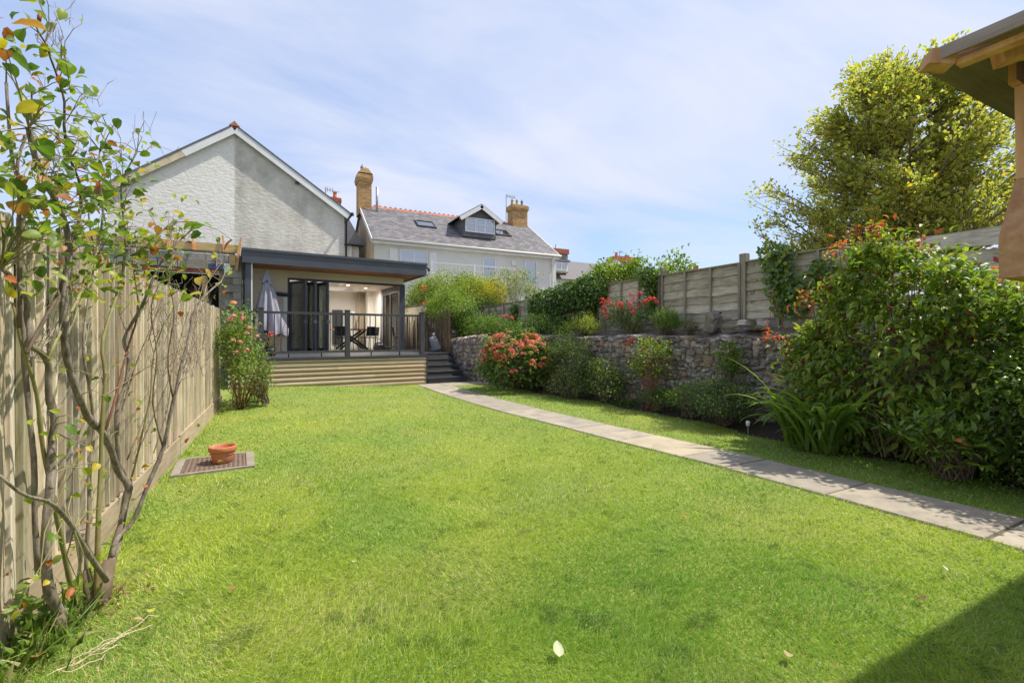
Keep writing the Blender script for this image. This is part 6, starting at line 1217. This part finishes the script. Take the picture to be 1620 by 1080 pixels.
# ---------------------------------------------------------------- lawn grass: one mass of blades, finer and denser near the viewer
def inside(x, y):
    L_ = np.interp(y, [p[1] for p in LE], [p[0] for p in LE]); R_ = np.interp(y, [p[1] for p in RE], [p[0] for p in RE])
    W_ = np.interp(y, [p[1] for p in WL], [p[0] for p in WL]); bd = W_-(.62+.10*np.sin(y*2.3)+.05*np.sin(y*5.1))+.15*np.clip((y-4.2)/1.8,0,1)
    main = (x > -.965) & (x < L_+.014*rng.random(len(x))) & (y < 12.02+.08*x); strip = (x > R_-.014*rng.random(len(x))) & (x < bd+.05) & (y < 11.34)
    cov_ = (np.abs(x+.595) < .345) & (np.abs(y-5.49) < .37)
    return (main | strip) & ~cov_ & (y > .2)
NB = 650000
r_ = (0.85**-.62 + rng.random(NB*3)*(14.5**-.62-0.85**-.62))**(-1/.62); a = R(26.9)+rng.uniform(R(-62), R(62), NB*3)
x = r_*np.sin(a); y = r_*np.cos(a); ok = inside(x, y); x = x[ok][:NB]; y = y[ok][:NB]; r_ = r_[ok][:NB]; n = len(x)
def vnoise(x, y, s, seed):
    rg = np.random.default_rng(seed); T = rg.random((64, 64)); u = x*s+100; v = y*s+100; i = np.floor(u).astype(int); j = np.floor(v).astype(int); f = u-i; g_ = v-j; f = f*f*(3-2*f); g_ = g_*g_*(3-2*g_)
    t = lambda a, b: T[a % 64, b % 64]
    return (t(i,j)*(1-f)+t(i+1,j)*f)*(1-g_)+(t(i,j+1)*(1-f)+t(i+1,j+1)*f)*g_
n0 = vnoise(x,y,.55,5)*.5+vnoise(x,y,1.6,1)*.5; nA = vnoise(x,y,3.3,2); nB_ = vnoise(x,y,9,3); nC = vnoise(x,y,22,4)
zg = .13*(np.clip((y-8.3)/3.3,0,1)**2*(3-2*np.clip((y-8.3)/3.3,0,1)))*(np.clip((3.1-x)/3.4,0,1)**2*(3-2*np.clip((3.1-x)/3.4,0,1)))
h = (.014+.015*nA+.013*nB_)*rng.uniform(.5,1.3,n); edge = np.clip((x+.965)/.10, 0, 1); h *= 1+1.0*(1-edge)
wd = np.maximum(.0014, .00098*r_)*rng.uniform(.7,1.3,n)
az = rng.uniform(0,2*np.pi,n)*.75+2.2*np.pi*vnoise(x,y,2.2,7)*.6; lean = rng.uniform(.2,1.6,n)*(.6+.7*nB_)
D = np.stack([np.cos(az)*lean, np.sin(az)*lean, np.ones(n)], 1); D = unit(D); fa = rng.uniform(0,2*np.pi,n); Sd = np.stack([np.cos(fa), np.sin(fa), np.zeros(n)], 1)
B0 = np.stack([x, y, zg], 1); hh = h[:, None]; ww = wd[:, None]/2
mid = B0+D*hh*.55+np.array([0,0,.1])*hh; tip = B0+D*hh*1.05+np.stack([np.cos(az),np.sin(az),np.zeros(n)],1)*hh*.35
V = np.stack([B0-Sd*ww, B0+Sd*ww, mid+Sd*ww*.85, mid-Sd*ww*.85, tip], 1).reshape(-1,3); o = (np.arange(n)*5)[:, None]
F4 = o+np.array([[0,1,2,3]]); F3 = o+np.array([[3,2,4]])
green = np.array([.20,.36,.045]); lime = np.array([.44,.52,.07]); straw = np.array([.58,.50,.26]); dk = np.array([.07,.165,.02])
f = np.clip((n0-.30)/.40+rng.normal(size=n)*.22, 0, 1)[:, None]; col = green*(1-f)+lime*f
dkf = (np.clip((nC*.5+nB_*.5-.64)/.14,0,1)*.6)[:, None]; col = col*(1-dkf)+dk*dkf
sf = (rng.random(n) < (.035+.22*np.clip((vnoise(x,y,1.3,8)-.5)*3,0,1)))[:, None]; col = np.where(sf, straw, col); col = col*rng.uniform(.78,1.22,(n,1))
c5_ = np.repeat(col, 5, 0)
tag(put(bpy.data.objects.new('lawn_grass', np_mesh('lawn_grass', V, F3, F4, c5_, M_grass))), 'short bright green mown lawn grass with yellowish patches', 'grass', kind='stuff')
del V, c5_

# clover and broad-leaved weeds grown into the lawn, in drifts
n = 42000; rr_ = (0.85**-.8 + rng.random(n)*(9**-.8-0.85**-.8))**(-1/.8); aa = R(26.9)+rng.uniform(R(-62), R(62), n); xx_ = rr_*np.sin(aa); y2 = rr_*np.cos(aa)
ok = inside(xx_, y2) & (vnoise(xx_, y2, 1.9, 31)*.5+vnoise(xx_, y2, 6, 32)*.5 > .60); xx_ = xx_[ok]; y2 = y2[ok]; rr_ = rr_[ok]; n = len(xx_)
P = np.stack([xx_, y2, rng.uniform(.012,.03,n)], 1); a_ = rng.uniform(0,6.28,n); Ls = np.maximum(.009, .003*rr_)*rng.uniform(.7,1.4,n)
V, F = leaf_arrays(P, np.stack([np.cos(a_),np.sin(a_),rng.uniform(-.1,.4,n)],1), np.array([0,0,1.])+rng.normal(size=(n,3))*.3, Ls, Ls*.9, .1, .1, True)
tag(put(bpy.data.objects.new('lawn_clover', np_mesh('lawn_clover', V, F, [], np.repeat(pick([(4,(.13,.24,.05)),(3,(.19,.31,.07)),(1,(.3,.36,.1))], n), 7, 0), M_leaf))), 'patches of small clover and weeds grown through the lawn', 'clover', kind='stuff')

# ---- fallen leaves, string, feather, daisies on the lawn
def fallen(x, y, s, col, rz, label, curl=.2, z=.04):
    me = leafmesh('fallen_leaf', s, s*.72, col, curl, int(x*1000) % 97, M_petal, round_=True)
    tag(inst(me, 'fallen_leaf', None, TR(x, y, z, R(random.uniform(-15,15)), R(random.uniform(-12,6)), rz)), label, 'leaf', 'fallen leaves on the lawn')
fallen(.98,1.52,.062,(.58,.60,.38),R(70),'large pale upturned leaf lying on the lawn at the bottom centre',-.35,.035)
fallen(1.78,1.11,.045,(.5,.36,.2),R(20),'small tan curled leaf at the bottom of the lawn right of centre',.4)
fallen(2.53,2.30,.035,(.5,.2,.08),R(130),'small orange-brown leaf on the middle right of the lawn')
fallen(2.75,1.05,.05,(.22,.12,.07),R(60),'dark brown curled leaf on the lawn left of the gazebo shadow',.5)
fallen(2.71,2.91,.04,(.12,.08,.04),R(10),'tiny dark leaf on the lawn furthest from the viewer near the path',.5)
fallen(-.20,2.67,.04,(.35,.18,.08),R(200),'small brown leaf on the lawn two steps right of the climbing rose')
fallen(.36,2.67,.03,(.5,.42,.3),R(80),'tiny pale leaf alone on the lawn left of centre')
fallen(-.59,2.57,.045,(.5,.36,.22),R(10),'curled tan leaf beside the foot of the climbing rose',.5)
fallen(-.53,2.60,.045,(.46,.45,.1),R(100),'yellow-green leaf beside the tan leaf near the climbing rose')
fallen(-.84,2.42,.06,(.38,.20,.08),R(-80),'upright brown leaf leaning on the kickboard of the left fence',-.2,.06)
t_ = leafmesh('feather', .035, .018, (.7,.7,.68), .1, 3, M_petal); tag(inst(t_, 'feather', None, TR(3.19,1.12,.045,.3,-.6,1.2)), 'small white feather standing in the lawn left of the path end', 'feather')
s_ = MB(); rs_ = random.Random(3)
for k in range(7):
    p = Vector((-.78+.02*k, 2.30+.02*k, .035)); pts = [p]
    for i in range(9): p = p+Vector((.018+rs_.gauss(0,.008), .012+rs_.gauss(0,.014), rs_.gauss(0,.004))); p.z = max(.03, p.z); pts.append(p)
    s_.tube(pts, .0018, 4)
tag(build('string', s_, M_string, smooth=True), 'loose frayed tangle of pale jute string on the grass at the bottom left corner', 'string')
n = 260; xx_ = rng.uniform(3.9,5.6,n*3); y2 = rng.uniform(1.0,8.0,n*3); ok = inside(xx_, y2) & (xx_ > 4.6); xx_ = xx_[ok][:n]; y2 = y2[ok][:n]; n = len(xx_)
P = np.stack([xx_, y2, np.full(n,.042)], 1); dth = None
V, F = leaf_arrays(P, np.stack([np.cos(xx_*50),np.sin(xx_*50),np.zeros(n)],1), np.tile([0,0,1.],(n,1)), np.full(n,.011), np.full(n,.011), 0, 0, True)
tag(put(bpy.data.objects.new('daisies', np_mesh('daisies', V, F, [], np.tile([.7,.7,.66],(len(V),1)), M_petal))), 'scattered tiny white daisy heads in the shaded grass strip beside the wall', 'daisies', kind='stuff')
